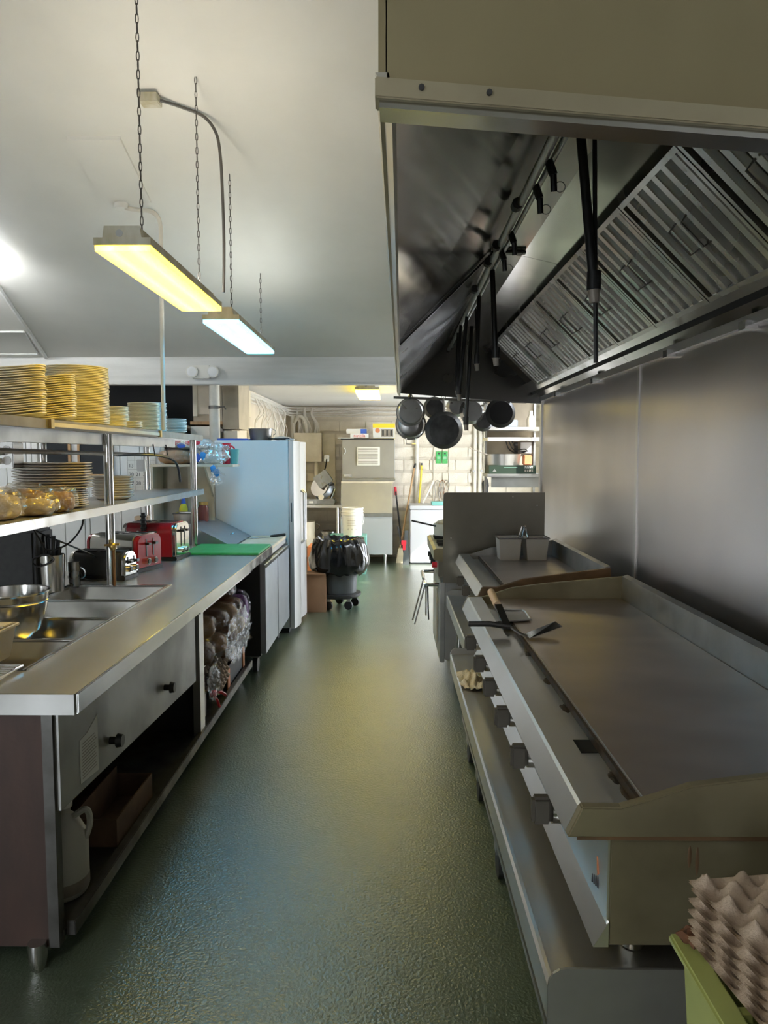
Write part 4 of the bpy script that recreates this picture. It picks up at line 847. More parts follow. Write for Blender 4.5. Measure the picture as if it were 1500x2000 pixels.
# small shelf rack above the prep unit
sr = thing('bread_rack', (-1.6, 6.1, 1.0), 'beige open rack holding bread and mugs before the tall fridge', 'rack')
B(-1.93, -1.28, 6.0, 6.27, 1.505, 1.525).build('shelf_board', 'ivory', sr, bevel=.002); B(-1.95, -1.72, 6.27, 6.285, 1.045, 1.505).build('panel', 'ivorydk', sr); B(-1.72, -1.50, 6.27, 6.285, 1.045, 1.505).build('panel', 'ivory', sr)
B(-1.95, -1.93, 6.0, 6.285, 1.045, 1.525).build('side', 'ivory', sr); MB().prism([(6.0, 1.505), (6.27, 1.505), (6.27, 1.25)], -1.515, -1.50, 'x').build('bracket', 'ivory', sr)
bag('bread_bag', (-1.77, 6.10, 1.526), (.16, .09, .065), 'bread', 'film', 'sliced loaf in a clear bag on the beige rack', 70, .10, .9)
t = bag('bread_bag', (-1.68, 6.12, 1.655), (.20, .08, .045), 'whitewarm', 'filmclear', 'white and red bread bag on top of the sliced loaf', 74, .18, .9)
for px_, pz_, w_, m_ in ((-1.80, 1.69, .05, 'redbright'), (-1.62, 1.70, .07, 'redbright'), (-1.71, 1.68, .035, 'blue'), (-1.74, 1.715, .03, 'redbright')): MB().blob((px_, 6.052, pz_), w_, .008, .022, .3, 3, 14, 8, px_ * 5).build('bag_print', m_, t)
t = bag('bread_bag', (-1.47, 6.07, 1.526), (.14, .08, .085), 'whitewarm', 'filmclear', 'crinkled clear bag end with blue print spilling off the rack', 77, .34, .5, tail=(.05, -.09, -.12))
for px_, py_, pz_, m_ in ((-1.43, 5.955, 1.49, 'bluelight'), (-1.40, 5.95, 1.46, 'bluelight'), (-1.52, 5.995, 1.60, 'bluelight'), (-1.56, 6.0, 1.58, 'blue')): MB().blob((px_, py_, pz_), .022, .006, .03, .5, 3, 12, 8, px_ * 9).build('bag_print', m_, t)
t = thing('red_mug', (-1.375, 6.2, 1.526), 'red mug with looped handle at the end of the beige rack', 'mug')
MB().lathe([(0, 1.526), (.03, 1.526), (.035, 1.60), (.04, 1.70), (.036, 1.70), (.03, 1.60), (0, 1.54)], (-1.375, 6.20, 0), 20).build('cup', 'redbright', t); MB().tube(arc((-1.34, 6.20, 1.64), .035, -90, 100, 10), .007, 6).build('handle', 'redbright', t)
tag(MB().lathe([(0, 1.526), (.03, 1.526), (.045, 1.65), (.041, 1.65), (.027, 1.535), (0, 1.535)], (-1.315, 6.22, 0), 20).build('green_bowl', 'teal'), 'green and white cup beside the red mug', 'cup')
t = thing('mustard_bottle', (-1.72, 6.1, 1.046), 'yellow bottle with blue cap behind the shelf post', 'bottle')
MB().lathe([(0, 1.046), (.035, 1.046), (.035, 1.16), (.02, 1.20), (0, 1.20)], (-1.72, 6.12, 0), 16).build('body', 'yellow', t); MB().cyl((-1.72, 6.12, 1.20), (-1.72, 6.12, 1.25), .02, .012, 12).build('cap', 'blue', t)
t = thing('sauce_jar', (-1.50, 6.22, 1.046), 'red sauce jar with golden lid on the steel rail', 'jar')
for o_, lx in ((0, -1.575),): MB().lathe([(0, 1.046), (.04, 1.046), (.045, 1.06), (.045, 1.16), (.035, 1.185), (0, 1.185)], (lx, 6.2, 0), 20).build('glass', 'jar', t); MB().cyl((-1.575, 6.2, 1.185), (-1.575, 6.2, 1.21), .04, n=20).build('lid', 'brass', t)
t = thing('steel_bin_pan', (-1.66, 6.0, 1.046), 'small steel pan with a plate on the rail of the prep unit', 'pan')
spin_box(MB(), -1.66, 5.95, 1.046, .06, .07, .075, .08, .09).build('pan', 'steelsmooth', t); rect_ring(MB(), -1.66, 5.95, 1.136, .077, .082, .005).build('rim', 'steelsmooth', t)
# calendar
cl = thing('paper_calendar', (-2.12, 6.3, 1.36), 'paper wall calendar with large black dates on the partition', 'calendar')
B(-2.24, -2.0, 6.300, 6.311, 1.30, 1.62).build('sheet', 'paper', cl, smooth=0)
for r_, row in enumerate((('13', '14', '15', '16'), ('20', '21', '22', '23'), ('27', '28', '29', '30'))):
    for c_, s_ in enumerate(row): text('date', s_, .042, (-2.21 + c_ * .06, 6.2995, 1.51 - r_ * .075), FRONT, 'ink', cl)
for r_ in range(4): B(-2.24, -2.0, 6.2993, 6.2999, 1.555 - r_ * .075, 1.557 - r_ * .075).build('rule', 'grime', cl)
for c_ in range(5): B(-2.24 + c_ * .06, -2.238 + c_ * .06, 6.2993, 6.2999, 1.30, 1.60).build('rule', 'grime', cl)

# ------------------------------------------------------------------ tall fridge and things on it
fr = thing('tall_fridge', (-1.2, 7.0, 0), 'tall pale blue-white refrigerator with grey doors facing the aisle', 'refrigerator')
B(-1.56, -.905, 6.56, 7.42, .05, 1.73).build('body', 'fridge', fr, bevel=.006)
for (y0, y1) in ((6.55, 6.97), (6.98, 7.43)):
    prf = [(-.90, y0), (-.90, y1)] + [(-.862 + .03 * math.sin(math.pi * k_ / 8), y1 - (y1 - y0) * k_ / 8) for k_ in range(9)]
    o = MB().prism(prf, .05, 1.725, 'z').build('door', 'fridgedoor', fr, smooth=30)
    yh = y1 - .05 if y0 < 6.8 else y0 + .05
    MB().tube([(-.845, yh, .78), (-.815, yh, .80), (-.815, yh, 1.25), (-.845, yh, 1.27)], .012, 8).build('handle', 'fridgedoor', o)
o = B(-.892, -.874, 6.543, 6.552, 1.0, 1.19).build('grip_recess', 'iceside', fr, bevel=.004); B(-.888, -.878, 6.541, 6.544, 1.01, 1.18).build('grip_hollow', 'seam', o)
B(-.905, -.899, 6.555, 7.42, .06, 1.72).build('door_gasket', 'seam', fr)
B(-.93, -.86, 6.57, 6.64, 1.73, 1.742).build('hinge_cover', 'iceside', fr); B(-1.54, -.92, 6.60, 7.4, 0, .05).build('plinth', 'dark', fr)
tag(B(-1.55, -1.28, 6.62, 6.95, 1.731, 1.748).build('blue_tray', 'blue', bevel=.004), 'flat blue plastic tray on top of the tall fridge', 'tray')
t = thing('metal_pot', (-1.24, 6.85, 1.75), 'steel stockpot standing on the tall fridge', 'pot')
MB().lathe([(0, 1.731), (.095, 1.731), (.11, 1.84), (.116, 1.842), (.106, 1.838), (.09, 1.74), (0, 1.74)], (-1.20, 6.85, 0), 30).build('pot', 'pan', t)
MB().tube(arc((-1.085, 6.85, 1.81), .025, -90, 90, 8), .004, 6).build('handle', 'pan', t)
t = thing('baking_tray', (-1.0, 6.9, 1.731), 'white tray with dark edge on the door side of the fridge top', 'tray')
B(-1.10, -.91, 6.66, 7.2, 1.743, 1.752).build('tray', 'dark', t); MB().blob((-1.0, 6.85, 1.754), .085, .14, .018, .15, 2, 20, 10, 2).build('wrap', 'whitewarm', t)

# column, upper boards, pipes on the rear left
cm = thing('support_column', (-1.65, 6.97, 0), 'cream round steel column under the beam with a dark clamp', 'column')
MB().cyl((-1.65, 6.97, 0), (-1.65, 6.97, 2.252), .049, n=24).build('pipe', 'pipe', cm); o = MB().cyl((-1.65, 6.97, 2.03), (-1.65, 6.97, 2.06), .054, n=24).build('clamp', 'chain', cm)
MB().tube([(-1.60, 6.95, 2.045), (-1.55, 6.93, 2.05), (-1.535, 6.93, 2.02)], .008, 6).build('clamp_bolt', 'chain', o)
t = thing('plywood_duct', (-1.85, 7.5, 1.95), 'large tan plywood boxing hung behind the column', 'boxing')
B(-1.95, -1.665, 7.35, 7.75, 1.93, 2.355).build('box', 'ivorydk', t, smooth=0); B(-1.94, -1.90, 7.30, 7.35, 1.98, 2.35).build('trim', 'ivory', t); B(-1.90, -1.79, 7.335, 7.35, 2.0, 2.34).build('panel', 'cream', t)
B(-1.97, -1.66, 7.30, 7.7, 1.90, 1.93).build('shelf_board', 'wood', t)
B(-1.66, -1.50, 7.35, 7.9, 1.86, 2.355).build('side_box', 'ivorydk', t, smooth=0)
t = thing('louvred_cabinet', (-1.8, 7.2, 1.7), 'white louvred cabinet behind the column at shelf height', 'cabinet')
B(-1.96, -1.72, 7.28, 7.6, 1.72, 1.88).build('body', 'whitewarm', t, smooth=0); B(-1.655, -1.52, 7.36, 7.8, 1.62, 1.84).build('body', 'cream', t, smooth=0)
for i in range(6): B(-1.95, -1.73, 7.272, 7.28, 1.73 + i * .012, 1.737 + i * .012).build('slat', 'whitewarm', t)
t = thing('framed_board', (-1.6, 8.3, 1.9), 'cream framed board on the rear room side wall', 'board')
B(-1.66, -1.63, 8.0, 8.5, 1.78, 2.32).build('board', 'cream', t, bevel=.004); B(-1.63, -1.56, 8.05, 8.3, 2.02, 2.3).build('box', 'ivory', t); B(-1.65, -1.60, 8.4, 9.0, 1.74, 1.92).build('frame', 'creamblock', t)
B(-1.602, -1.598, 8.46, 8.94, 1.76, 1.88).build('pane', 'steeldull', t)
tag(MB().blob((-2.35, 7.3, 1.98), .14, .15, .10, .3, 3, 24, 14, 6).build('storage_bag', 'insul', smooth=60), 'pinkish stuffed bag in the dark recess above the plates', 'bag')
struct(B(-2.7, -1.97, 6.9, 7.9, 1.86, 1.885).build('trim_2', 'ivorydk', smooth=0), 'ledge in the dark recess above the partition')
MB  # conduits
t = thing('conduit_bundle', (-1.6, 9.0, 2.2), 'tangle of cream painted cables along the rear ceiling corner', 'cables')
for i in range(6):
    z = 2.33 - i * .022; pts = [(-1.64 + .008 * (i % 3), 7.4 + .7 * k_, z + .02 * noise.noise(Vector((k_ * 1.3, i * 2.1, 0)))) for k_ in range(6)] + [(-1.60, 11.4, z), (-1.45, 11.55, z - .02 * (i % 2)), (-.8, 11.59, z + .02 * math.sin(i)), (.1, 11.59, z + .03 * math.sin(i * 2)), (1.0, 11.59, z)]
    MB().tube(spline(pts, 4), .011, 6).build('cable', 'cable', t)
for i in range(16):
    y = 8.9 + .16 * i; a = random.uniform(-.15, .15)
    MB().tube(spline([(-1.63, y, 2.3), (-1.60 + random.uniform(-.02, .06), y + a, 2.15 + random.uniform(-.05, .05)), (-1.60 + random.uniform(-.02, .06), y - a, 1.98), (-1.62, y + a * .6, 1.75)], 4), .009, 6).build('cable', 'cable', t)
t = thing('corner_pipes', (-1.5, 11.4, 0), 'cream vertical pipes in the rear corner beside the panel box', 'pipes')
for x_, r_ in ((-1.52, .04), (-1.42, .025), (-1.36, .022)): MB().cyl((x_, 11.56, 0), (x_, 11.56, 2.22), r_, n=14).build('pipe', 'pipe', t)
MB().tube(spline([(-1.50, 11.54, 2.1), (-1.42, 11.50, 2.2), (-1.33, 11.5, 2.12), (-1.30, 11.52, 1.9)]), .028, 8).build('elbow', 'pipe', t)
ep = thing('electrical_panel', (-1.3, 11.5, 1.5), 'large beige electrical panel box with a fan of cables on the block wall', 'electrical panel')
B(-1.49, -1.07, 11.40, 11.617, 1.50, 1.94).build('box', 'ivory', ep, bevel=.004); B(-1.06, -.87, 11.585, 11.617, 1.0, 1.935).build('backboard', 'ivory', ep)
for g in range(3):
    for i in range(4 if g else 3):
        xb = -1.42 + g * .11 + i * .03; MB().tube(spline([(xb, 11.50, 1.93), (-1.42 + g * .13 + .01 * i, 11.52, 2.08), (-1.46 + g * .11 + .008 * i, 11.54, 2.22), (-1.45 + g * .12, 11.56, 2.33)], 4), .008, 6).build('cable', 'cable', ep)
MB().cyl((-1.16, 11.5, .9), (-1.16, 11.5, 1.5), .035, n=14).build('conduit', 'ivory', ep)
o = B(-1.04, -.96, 11.54, 11.585, 1.50, 1.60).build('outlet_box', 'steelsmooth', ep, bevel=.006); MB().tube(spline([(-1.0, 11.52, 1.54), (-1.02, 11.5, 1.4), (-1.06, 11.42, 1.3), (-1.07, 11.35, 1.22)]), .010, 6).build('cord', 'black', o)
B(-1.30, -1.20, 11.56, 11.617, 1.2, 1.32).build('switch_box', 'ivory', ep)

# ------------------------------------------------------------------ back: slicer table
wt = thing('work_table', (-1.2, 11.0, 0), 'steel work table under the meat slicer by the ice machine', 'table')
B(-1.62, -.72, 10.7, 11.4, .84, .88).build('top', 'steel', wt, bevel=.003); B(-1.6, -.75, 10.75, 11.4, .25, .27).build('undershelf', 'steeldull', wt)
for x_ in (-1.58, -.78):
    for y_ in (10.75, 11.35): MB().cyl((x_, y_, 0), (x_, y_, .84), .02, n=12).build('leg', 'steelsmooth', wt)
t = thing('meat_slicer', (-1.05, 11.0, .88), 'grey metal meat slicer with tilted round blade on the work table', 'slicer')
B(-1.35, -.82, 10.82, 11.2, .88, .96).build('base', 'pan', t, bevel=.02)
MB().cyl((-1.03, 10.98, 1.12), (-1.06, 10.93, 1.14), .15, n=32).build('blade', 'chrome', t); MB().cyl((-.99, 11.03, 1.08), (-1.03, 10.98, 1.12), .165, .16, 32).build('blade_guard', 'steelblue', t)
q = MB().box(-.11, .11, -.07, .07, -.10, .10); mt = Matrix.Translation((-1.0, 10.92, 1.25)) @ Matrix.Rotation(R(-35), 4, 'Y'); q.v = [tuple(mt @ Vector(v)) for v in q.v]; q.build('carriage', 'pan', t, bevel=.008)
MB().tube(spline([(-.90, 11.0, .95), (-.86, 11.0, 1.05), (-.84, 10.98, 1.12), (-.92, 10.96, 1.17)]), .022, 8).build('arm', 'steelsmooth', t)
MB().cyl((-1.02, 10.82, .99), (-1.02, 10.78, .99), .04, n=18).build('dial', 'ivory', t); MB().cyl((-.9, 10.85, 1.16), (-.84, 10.82, 1.18), .015, n=8).build('knob', 'black', t)
B(-1.2, -1.14, 10.815, 10.82, .90, .93).build('nameplate', 'whitewarm', t)
t = thing('stock_pot', (-1.3, 10.9, .27), 'tall pale stockpot on the shelf under the slicer', 'pot')
MB().lathe([(0, .272), (.17, .272), (.175, .62), (.18, .625), (.168, .62), (.16, .28), (0, .28)], (-1.30, 10.95, 0), 30).build('pot', 'ivory', t); MB().tube(arc((-1.10, 10.93, .55), .04, -90, 90, 8), .008, 6).build('handle', 'pan', t)
t = thing('stock_pot', (-.95, 10.95, .27), 'small lidded steel stockpot on the shelf beside the tall one', 'pot')
MB().lathe([(0, .272), (.12, .272), (.12, .46), (.13, .465), (.13, .48), (.02, .50), (0, .50)], (-.92, 10.95, 0), 28).build('pot', 'pan', t); MB().tube(arc((-1.05, 10.95, .42), .03, 90, 270, 8), .006, 6).build('handle', 'pan', t)
# ice machine
im = thing('ice_machine', (-.33, 11.1, 0), 'tall steel ice machine with vent grille over a storage bin', 'ice machine')
B(-.72, .05, 10.9, 11.58, 1.26, 1.825).build('head', 'icefront', im, smooth=0, bevel=.006); B(.05, .056, 10.92, 11.58, 1.27, 1.82).build('side_panel', 'iceside', im, smooth=0)
gr = B(-.505, -.165, 10.885, 10.9, 1.45, 1.72).build('vent_grille', 'whitewarm', im, bevel=.004); B(-.485, -.195, 10.883, 10.886, 1.465, 1.70).build('grille_void', 'grime', gr, smooth=0)
for i in range(11): B(-.485, -.195, 10.876, 10.886, 1.468 + i * .0215, 1.480 + i * .0215).build('louvre', 'whitewarm', gr)
B(-.69, -.58, 10.893, 10.9, 1.285, 1.32).build('badge', 'chrome', im, bevel=.003); B(-.72, .06, 10.86, 10.9, 1.225, 1.26).build('drip_edge', 'steeldull', im, bevel=.004)
MB().tube(arc((-.72, 10.89, 1.66), .05, -60, 60, 8), .008, 6).build('corner_loop', 'iceside', im)
MB().prism([(10.90, 1.225), (11.58, 1.225), (11.58, .15), (10.78, .15), (10.78, .75)], -.735, .02, 'x').build('bin', 'iceside', im, smooth=0)
MB().prism([(10.885, 1.19), (10.90, 1.20), (10.775, .765), (10.758, .76)], -.73, .015, 'x').build('bin_door', 'icefront', im, smooth=0)
B(-.735, .02, 10.752, 10.79, .705, .755).build('door_handle', 'steeldull', im, bevel=.006); B(-.735, .03, 10.885, 10.905, 1.19, 1.222).build('trim', 'ivory', im)
for x_ in (-.68, -.09):
    for y_ in (10.84, 11.5): MB().cyl((x_, y_, 0), (x_, y_, .15), .018, .03, 14).build('leg', 'steelsmooth', im)
tag(B(-.74, .04, 10.9, 11.4, 1.826, 1.842).build('sheet_tray', 'dark', bevel=.003), 'dark flat sheet tray on top of the ice machine', 'tray')
tag(B(-.78, -.55, 10.86, 11.1, 1.843, 1.852).build('paper_stack', 'whitewarm'), 'loose papers at the corner of the ice machine top', 'papers')
t = thing('spread_box', (-.44, 11.0, 1.843), 'white box with red lettering lying on the ice machine', 'box')
B(-.60, -.33, 10.95, 11.2, 1.853, 1.915).build('box', 'white', t, bevel=.002); text('lettering', 'nutella', .065, (-.465, 10.9492, 1.884), FRONT, 'inkred', t)
t = thing('wrap_box', (-.5, 11.0, 1.916), 'pale slim box with blue dot on top of the white box', 'box')
B(-.66, -.36, 10.98, 11.2, 1.916, 1.985).build('box', 'whitewarm', t, bevel=.002); MB().cyl((-.42, 10.979, 1.95), (-.42, 10.977, 1.95), .026, n=18).build('blue_dot', 'blue', t); B(-.45, -.36, 10.9785, 10.98, 1.918, 1.983).build('blue_print', 'blue', t)
t = thing('toaster_carton', (-.12, 11.0, 1.843), 'yellow printed carton showing a toaster on the ice machine', 'carton')
B(-.27, .055, 10.93, 11.25, 1.843, 2.06).build('box', 'yellow', t, bevel=.002); B(-.268, .053, 10.9275, 10.93, 1.845, 2.0).build('picture', 'paper', t)
B(-.15, .03, 10.9265, 10.9275, 1.87, 1.98).build('printed_toaster', 'grime', t)
for x_ in (-.12, -.06, 0): B(x_ - .012, x_ + .012, 10.9255, 10.9265, 1.885, 1.965).build('printed_slot', 'dark', t)
MB().cyl((-.20, 10.9275, 1.96), (-.20, 10.9265, 1.96), .035, n=16).build('printed_bagel', 'orange', t)
# bucket, teal box, trash can, carton
t = thing('teal_box', (-.62, 10.0, 0), 'teal green cabinet box under the white bucket', 'box')
B(-.84, -.34, 9.9, 10.4, 0, .505).build('box', 'teal', t, bevel=.004); B(-.85, -.37, 9.89, 9.90, .42, .51).build('flap', 'tealdark', t)
t = thing('white_bucket', (-.52, 9.98, .51), 'white plastic bucket with printed sign standing on the teal box', 'bucket')
MB().lathe([(0, .506), (.128, .506), (.145, .78), (.150, .785), (.150, .80), (.146, .81), (.146, .865), (.152, .87), (.152, .885), (.14, .885), (.122, .52), (0, .52)], (-.53, 10.14, 0), 36).build('pail', 'plasticwhite', t)
for z_ in (.79, .83, .875): MB().lathe([(.147, z_ - .006), (.154, z_), (.147, z_ + .006)], (-.53, 10.14, 0), 36).build('ring', 'plasticwhite', t)
MB().tube(spline([(-.385, 10.14, .80), (-.37, 10.10, .74), (-.385, 10.05, .66)]), .004, 6).build('bail', 'white', t)
for i in range(4): B(-.60 + .01 * (i % 2), -.47 - .012 * (i % 3), 9.997 + .0015 * i, 9.999 + .0015 * i, .74 - i * .03, .744 - i * .03).build('print_line', 'grime', t)
for i in range(3): text('pictogram', ('R', 'S', 'H')[i] if 0 else 'o', .04, (-.58 + i * .05, 10.005, .60), FRONT, 'grime', t)
t = thing('trash_can', (-.50, 7.72, .16), 'dark grey round plastic trash can in the aisle', 'trash can')
cx, cy = -.55, 7.75
MB().lathe([(0, .165), (.182, .165), (.215, .66), (.228, .665), (.228, .70), (.205, .70), (.172, .18), (0, .18)], (cx, cy, 0), 36).build('body', 'cangrey', t)
for a in (0, 180): MB().box(cx + math.cos(R(a)) * .21 - .03, cx + math.cos(R(a)) * .21 + .03, cy - .04, cy + .04, .56, .60).build('handle', 'cangrey', t, bevel=.006)
m = MB(); n = 110; prof = [(.17, .50), (.18, .60), (.20, .69), (.225, .735), (.255, .72), (.285, .65), (.305, .57), (.312, .50), (.305, .43), (.28, .385), (.25, .375), (.235, .40)]
vs_ = []
for i in range(n):
    th = 2 * math.pi * i / n
    for k_, (r_, z_) in enumerate(prof):
        w = noise.noise(Vector((math.cos(th) * 3.2, math.sin(th) * 3.2, k_ * .35))); w2 = noise.noise(Vector((math.cos(th) * 5, math.sin(th) * 5, k_ * 1.0 + 4)))
        g = min(1, k_ / 4); r2 = r_ + g * (.035 * w + .011 * w2); z2 = z_ + (.026 * w2 + (.045 * w if k_ > 6 else .012 * w))
        vs_.append((cx + r2 * math.cos(th), cy + r2 * math.sin(th), z2))
K = len(prof); m.add(vs_, [(i * K + k_, ((i + 1) % n) * K + k_, ((i + 1) % n) * K + k_ + 1, i * K + k_ + 1) for i in range(n) for k_ in range(K - 1)])
tag(m.build('trash_bag', 'bagblack', smooth=70), 'shiny black bin liner draped over the trash can rim', 'trash bag')
t = thing('can_dolly', (cx, cy, 0), 'round black dolly with caster wheels under the trash can', 'dolly')
MB().lathe([(0, .12), (.215, .12), (.232, .135), (.232, .16), (.205, .162), (0, .162)], (cx, cy, 0), 36).build('disc', 'blackmatte', t)
for a in (20, 92, 164, 236, 308):
    px, py = cx + .178 * math.cos(R(a)), cy + .178 * math.sin(R(a)); l = MB().cyl((px - .005, py - .013, .045), (px + .005, py + .013, .045), .045, n=18).build('caster', 'rubber', t); MB().box(px - .02, px + .02, py - .02, py + .02, .085, .122).build('caster_fork', 'steeldull', l)
t = thing('cardboard_box', (-.76, 7.4, 0), 'brown upright cardboard box between fridge and trash can', 'box')
B(-.86, -.665, 7.47, 7.66, 0, .395).build('box', 'card', t, bevel=.003); B(-.88, -.67, 7.43, 7.66, .394, .400).build('flap', 'card', t); MB().tube(arc((-.78, 7.52, .42), .02, 0, 180, 8), .006, 6).build('tie', 'dark', t)
tag(B(-1.05, -.80, 9.2, 9.6, 0, .46).build('orange_crate', 'orange', bevel=.01), 'orange container half hidden behind the trash bag', 'container')
# brooms
def pole(name, a, b, r, mat, label, head=None):
    t = thing(name, b, label, 'broom' if head else 'pole'); MB().cyl(a, b, r, n=10).build('pole', mat, t); return t
t = pole('long_broom', (.36, 11.5, 1.42), (.13, 11.0, .20), .014, 'wood', 'wooden-handled broom leaning beside the ice machine', 1); MB().cyl((.375, 11.52, 1.47), (.355, 11.49, 1.40), .015, n=8).build('tip', 'black', t)
MB().prism([(.07, .0), (.20, .0), (.17, .22), (.11, .22)], 10.95, 11.05).build('bristles', 'cloth', t)
t = pole('dust_mop', (.07, 11.55, 1.05), (.17, 11.05, .18), .013, 'blackmatte', 'black pole with red grip leaning beside the wooden broom', 1); MB().cyl((.063, 11.56, 1.11), (.075, 11.54, .98), .02, n=10).build('grip', 'redbright', t); MB().box(.14, .28, 11.02, 11.10, .0, .18).build('head', 'carddark', t)
t = thing('dust_pan', (.22, 10.8, 0), 'grey upright dustpan with red latch beside the chest freezer', 'dustpan')
MB().prism([(.17, 0), (.265, 0), (.25, .50), (.20, .50)], 10.78, 10.84).build('pan', 'cangrey', t); MB().box(.15, .22, 10.76, 10.79, .30, .36).box(.17, .21, 10.76, 10.79, .22, .30).build('latch', 'redbright', t); MB().cyl((.15, 10.80, .3), (.10, 10.9, .55), .012, n=8).build('handle', 'blackmatte', t)
t = pole('squeegee_pole', (.475, 11.58, 1.44), (.435, 11.5, .86), .016, 'yellowpole', 'yellow pole leaning on the block wall behind the freezer'); MB().cyl((.475, 11.58, 1.48), (.475, 11.58, 1.38), .014, n=8).build('tip', 'black', t)
t = pole('white_pole', (.66, 11.58, 1.20), (.49, 11.45, .86), .014, 'whitewarm', 'slanted white pole beside the yellow pole')
t = thing('wire_hangers', (.78, 11.6, .8), 'bent wire hooks hanging on the block wall above the freezer', 'hooks')
for i, x_ in enumerate((.72, .80, .86)): MB().tube(spline([(x_ - .05, 11.585, .86), (x_ - .03, 11.585, 1.0), (x_ - .045, 11.585, 1.15), (x_, 11.585, 1.21), (x_ + .045, 11.585, 1.15), (x_ + .02, 11.585, 1.0), (x_ + .05, 11.585, .86)]), .005, 6).build('hook', 'copper' if i % 2 else 'grime', t)
B(.74, .79, 11.58, 11.615, 1.03, 1.1).build('bracket', 'grime', t)
cf = thing('chest_freezer', (.5, 11.1, 0), 'white chest freezer against the block wall, partly sunlit', 'freezer')
B(.275, .95, 10.87, 11.5, .015, .80).build('body', 'freezerwhite', cf, bevel=.012); B(.27, .955, 10.86, 11.51, .806, .86).build('lid', 'freezerwhite', cf, bevel=.012); B(.3, .93, 10.9, 11.45, 0, .015).build('base', 'dark', cf)
tag(B(.60, .80, 10.95, 11.2, .861, .91).build('paper_box', 'teal', bevel=.004), 'small pale blue box on the freezer lid', 'box')
# green bottles labels, tags
t = thing('spray_holders', (.8, 11.6, 1.5), 'pair of bright green printed tags on the block wall under the skillet', 'sign')
for i, x_ in enumerate((.70, .795)):
    o = B(x_, x_ + .085, 11.60, 11.617, 1.47, 1.66).build('tag', 'greentag', t, bevel=.004); B(x_ + .012, x_ + .073, 11.598, 11.60, 1.53, 1.60).build('print', 'green', o); MB().cyl((x_ + .042, 11.5995, 1.625), (x_ + .042, 11.598, 1.625), .014, n=12).build('dot', 'ink', o)
    for k_ in range(3): B(x_ + .018, x_ + .066, 11.5965, 11.598, 1.54 + k_ * .018, 1.546 + k_ * .018).build('print_line', 'paper', o)
t = thing('painted_conduits', (1.0, 11.6, 0), 'cream vertical conduits on the block wall behind the pans', 'pipes')
for x_, r_ in ((.40, .03), (1.30, .03), (1.38, .03), (1.45, .02)): MB().cyl((x_, 11.617 - r_, 0), (x_, 11.617 - r_, 2.3), r_, n=12).build('conduit', 'pipe', t)
for x_ in (.66, .90): MB().cyl((x_, 11.607, .9), (x_, 11.607, 1.9), .006, n=6).build('thin_conduit', 'pipe', t)
for i, x_ in enumerate((1.28, 1.40)):
    t = thing('coat_hook', (x_, 11.55, 1.35), ('small metal coat hook on the wall by the pans, farther from the shelf' if i == 0 else 'small metal coat hook on the wall by the pans, closer to the shelf'), 'hook')
    B(x_ - .03, x_ + .03, 11.600, 11.618, 1.27, 1.39).build('plate', 'creamblock', t); MB().cyl((x_, 11.60, 1.35), (x_, 11.53, 1.355), .012, .016, 10).build('peg', 'pan', t)
tag(MB().blob((1.47, 11.588, 1.12), .05, .028, .14, .2, 2, 16, 10, 8).build('oven_mitt', 'blackmatte'), 'dark mitt hanging below the wall hooks', 'mitt')
# ------------------------------------------------------------------ pan rack and pans
pr_ = thing('pan_rack', (.55, 6.3, 2.08), 'dark rail with hooks behind the hood end holding the pans', 'rack')
MB().cyl((.02, 6.38, 2.09), (1.15, 6.38, 2.05), .011, n=10).build('rail', 'chain', pr_)
for x_ in (.15, 1.0): B(x_, x_ + .02, 6.2, 6.385, 2.09 - .035 * x_, 2.12 - .035 * x_).build('bracket', 'chain', pr_)
def pan(x, z, y, r, dp, mat, label, hl, kind='skillet', flip=False):
    t = thing('hanging_pan', (x, y, z), label, 'pan', 'pans hanging on the rack')
    pr2 = [(0, 0), (r * .72, 0), (r * .78, .004), (r, dp), (r + .004, dp), (r * .80, -.002 + .0), (0, -.004)] if kind == 'skillet' else [(0, 0), (r * .80, 0), (r * .88, .008), (r * .97, dp), (r + .006, dp), (r + .006, dp + .004), (r * .93, dp), (r * .8, .008), (0, .006)]
    MB().lathe(pr2, (x, y, z), 40, 'y').build('bowl', mat, t)
    MB().tube([(x, y + dp * .9, z + r * .98), (x, y + dp * .9 + .02, z + r + hl * .5), (x, 6.38, z + r + hl)], .009, 8).build('handle', 'grime' if mat != 'iron' else 'iron', t)
    MB().tube(arc((x, 6.38, z + r + hl + .004), .018, 0, 360, 12), .003, 5).build('hook', 'chain', t)
    return t
def zz_(py): return 1.6 + (889 - py) / 1450 * 6.4
pan(.165, 1.965, 6.30, .118, .10, 'pan', 'shiny steel pot hanging first on the rack beside the beam', .01, 'pot')
t = pan(.170, 1.865, 6.42, .128, .06, 'pan', 'wide steel pan with loop grip hanging behind the first pot', .08, 'pot'); MB().tube([(.13, 6.42, 1.745), (.13, 6.42, 1.695), (.21, 6.42, 1.695), (.21, 6.42, 1.745)], .005, 6).build('loop_grip', 'chrome', t)
pan(.375, 2.01, 6.44, .092, .06, 'panblack', 'small dark pan hanging behind the big worn skillet', .02)
pan(.445, 1.81, 6.26, .155, .045, 'panblack', 'largest worn black skillet hanging lowest on the rack', .12)
pan(.57, 2.02, 6.46, .085, .06, 'pan', 'small grey pan half hidden between the skillet and the grey pan', .01)
pan(.695, 1.975, 6.40, .105, .06, 'pan', 'grey steel pan hanging just past the big skillet', .0)
pan(.80, 1.90, 6.48, .09, .05, 'panblack', 'dark pan peeking out low behind the black iron skillet', .06)
pan(.925, 1.955, 6.30, .122, .04, 'iron', 'black cast iron skillet hanging nearest the steel wall', .0)
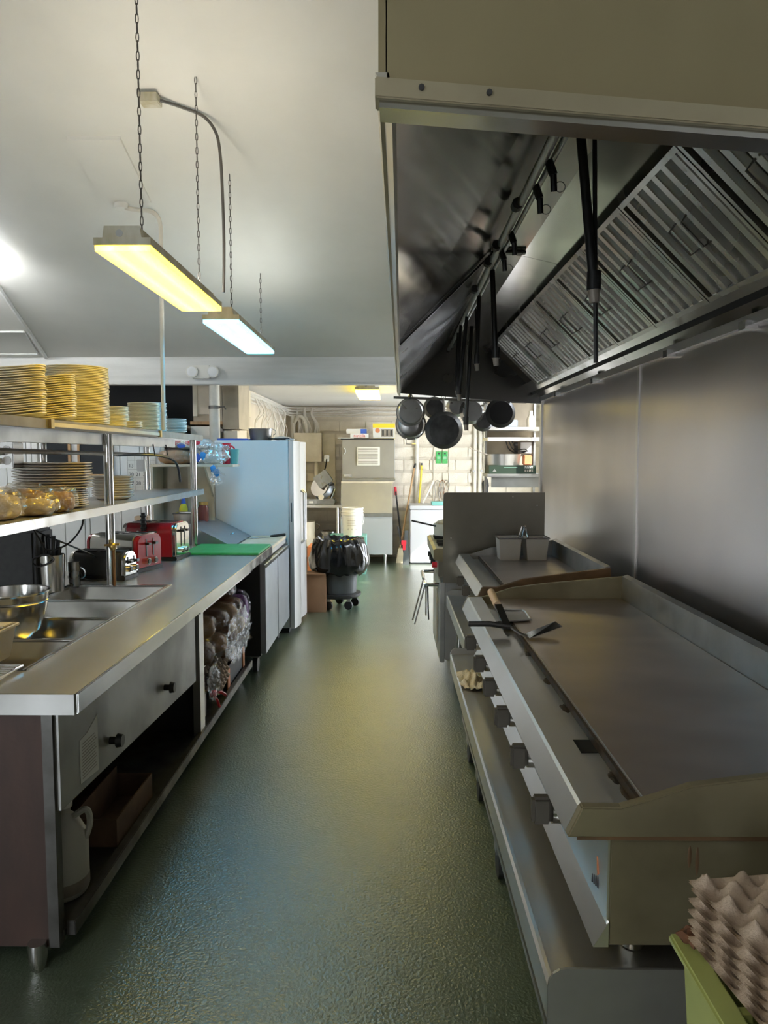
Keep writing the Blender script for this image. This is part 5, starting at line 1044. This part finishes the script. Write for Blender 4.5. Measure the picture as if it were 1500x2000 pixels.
# ------------------------------------------------------------------ right rear shelf
sh = thing('storage_shelf', (1.2, 7.4, 0), 'tall storage shelving behind the steel wall with a pan and a green box', 'shelf')
for x_ in (.95, 1.44): B(x_, x_ + .02, 7.55, 7.60, 0, 2.3).build('upright', 'steeldull', sh)
B(.96, 1.45, 7.595, 7.605, 1.44, 2.3).build('back_panel', 'ivorydk', sh, smooth=0)
for z_, mt_ in ((1.42, 'steeldull'), (1.77, 'whitewarm'), (1.87, 'steel')): B(.93, 1.47, 7.18, 7.60, z_ - .03, z_).build('shelf_board', mt_, sh)
B(.97, 1.46, 7.2, 7.21, 1.29, 1.39).build('side_bracket', 'apron', sh)
tag(MB().cyl((1.44, 7.05, 0), (1.44, 7.05, 2.35), .042, n=20).build('vent_pipe', 'pipe'), 'thick cream vertical pipe next to the steel clad wall end', 'pipe')
t = thing('foil_box', (1.15, 7.3, 1.42), 'dark green carton printed NEW lying on the storage shelf', 'box')
B(.945, 1.40, 7.2, 7.45, 1.42, 1.502).build('box', 'greenbox', t, bevel=.002); text('lettering', 'NEW', .035, (1.33, 7.1992, 1.482), FRONT, 'paper', t); [B(1.29 + i * .022, 1.305 + i * .022, 7.1985, 7.2, 1.438, 1.462).build('print_mark', 'grime', t) for i in range(4)]
text('lettering', 'ALUMINUM FOIL', .018, (1.15, 7.1992, 1.475), FRONT, 'greentag', t) if 0 else B(1.09, 1.22, 7.1985, 7.2, 1.478, 1.484).build('print_line', 'tealdark', t)
MB().prism([(.98, 1.44), (1.02, 1.44), (1.0, 1.468)], 7.1985, 7.2).build('emblem', 'steeldull', t)
t = thing('cake_pan', (1.1, 7.3, 1.503), 'shallow round steel pan on the green carton', 'pan')
MB().lathe([(0, 1.503), (.155, 1.503), (.17, 1.61), (.175, 1.612), (.166, 1.608), (.15, 1.51), (0, 1.51)], (1.11, 7.36, 0), 36).build('pan', 'steel', t); MB().cyl((.95, 7.3, 1.60), (.76, 7.25, 1.67), .004, n=6).build('handle', 'grime', t)
tag(B(1.30, 1.38, 7.3, 7.4, 1.503, 1.60).build('orange_packet', 'orange', bevel=.008), 'orange packet beside the shallow steel pan', 'packet')
tag(B(.96, 1.22, 7.2, 7.55, 1.871, 1.94).build('steel_tray', 'steelblue', bevel=.006), 'blue-grey steel tray on the upper shelf under the black skillet', 'tray')
tag(MB().lathe([(0, 1.871), (.04, 1.871), (.045, 1.94), (.02, 1.99), (.018, 2.03), (0, 2.03)], (1.36, 7.3, 0), 16).build('syrup_bottle', 'ivory'), 'cream bottle on the upper storage shelf near the pipe', 'bottle')
t = thing('router_box', (1.35, 7.5, 1.6), 'white box with black cords on the shelf back panel', 'device')
B(1.31, 1.42, 7.56, 7.594, 1.62, 1.73).build('box', 'white', t); B(1.25, 1.285, 7.57, 7.594, 1.61, 1.73).build('plug', 'black', t)
for i in range(3): MB().tube(spline([(1.16 + i * .03, 7.55, 1.74), (1.19 + i * .04, 7.54, 1.66), (1.27 + i * .04, 7.54, 1.62 + .02 * i), (1.38, 7.54, 1.64)]), .005, 6).build('cord', 'black', t)
struct(B(2.39, 2.40, 10.2, 10.9, .9, 1.7).build('window_3', 'glassdark', smooth=0), 'small pane in the rear room side wall') if 0 else None
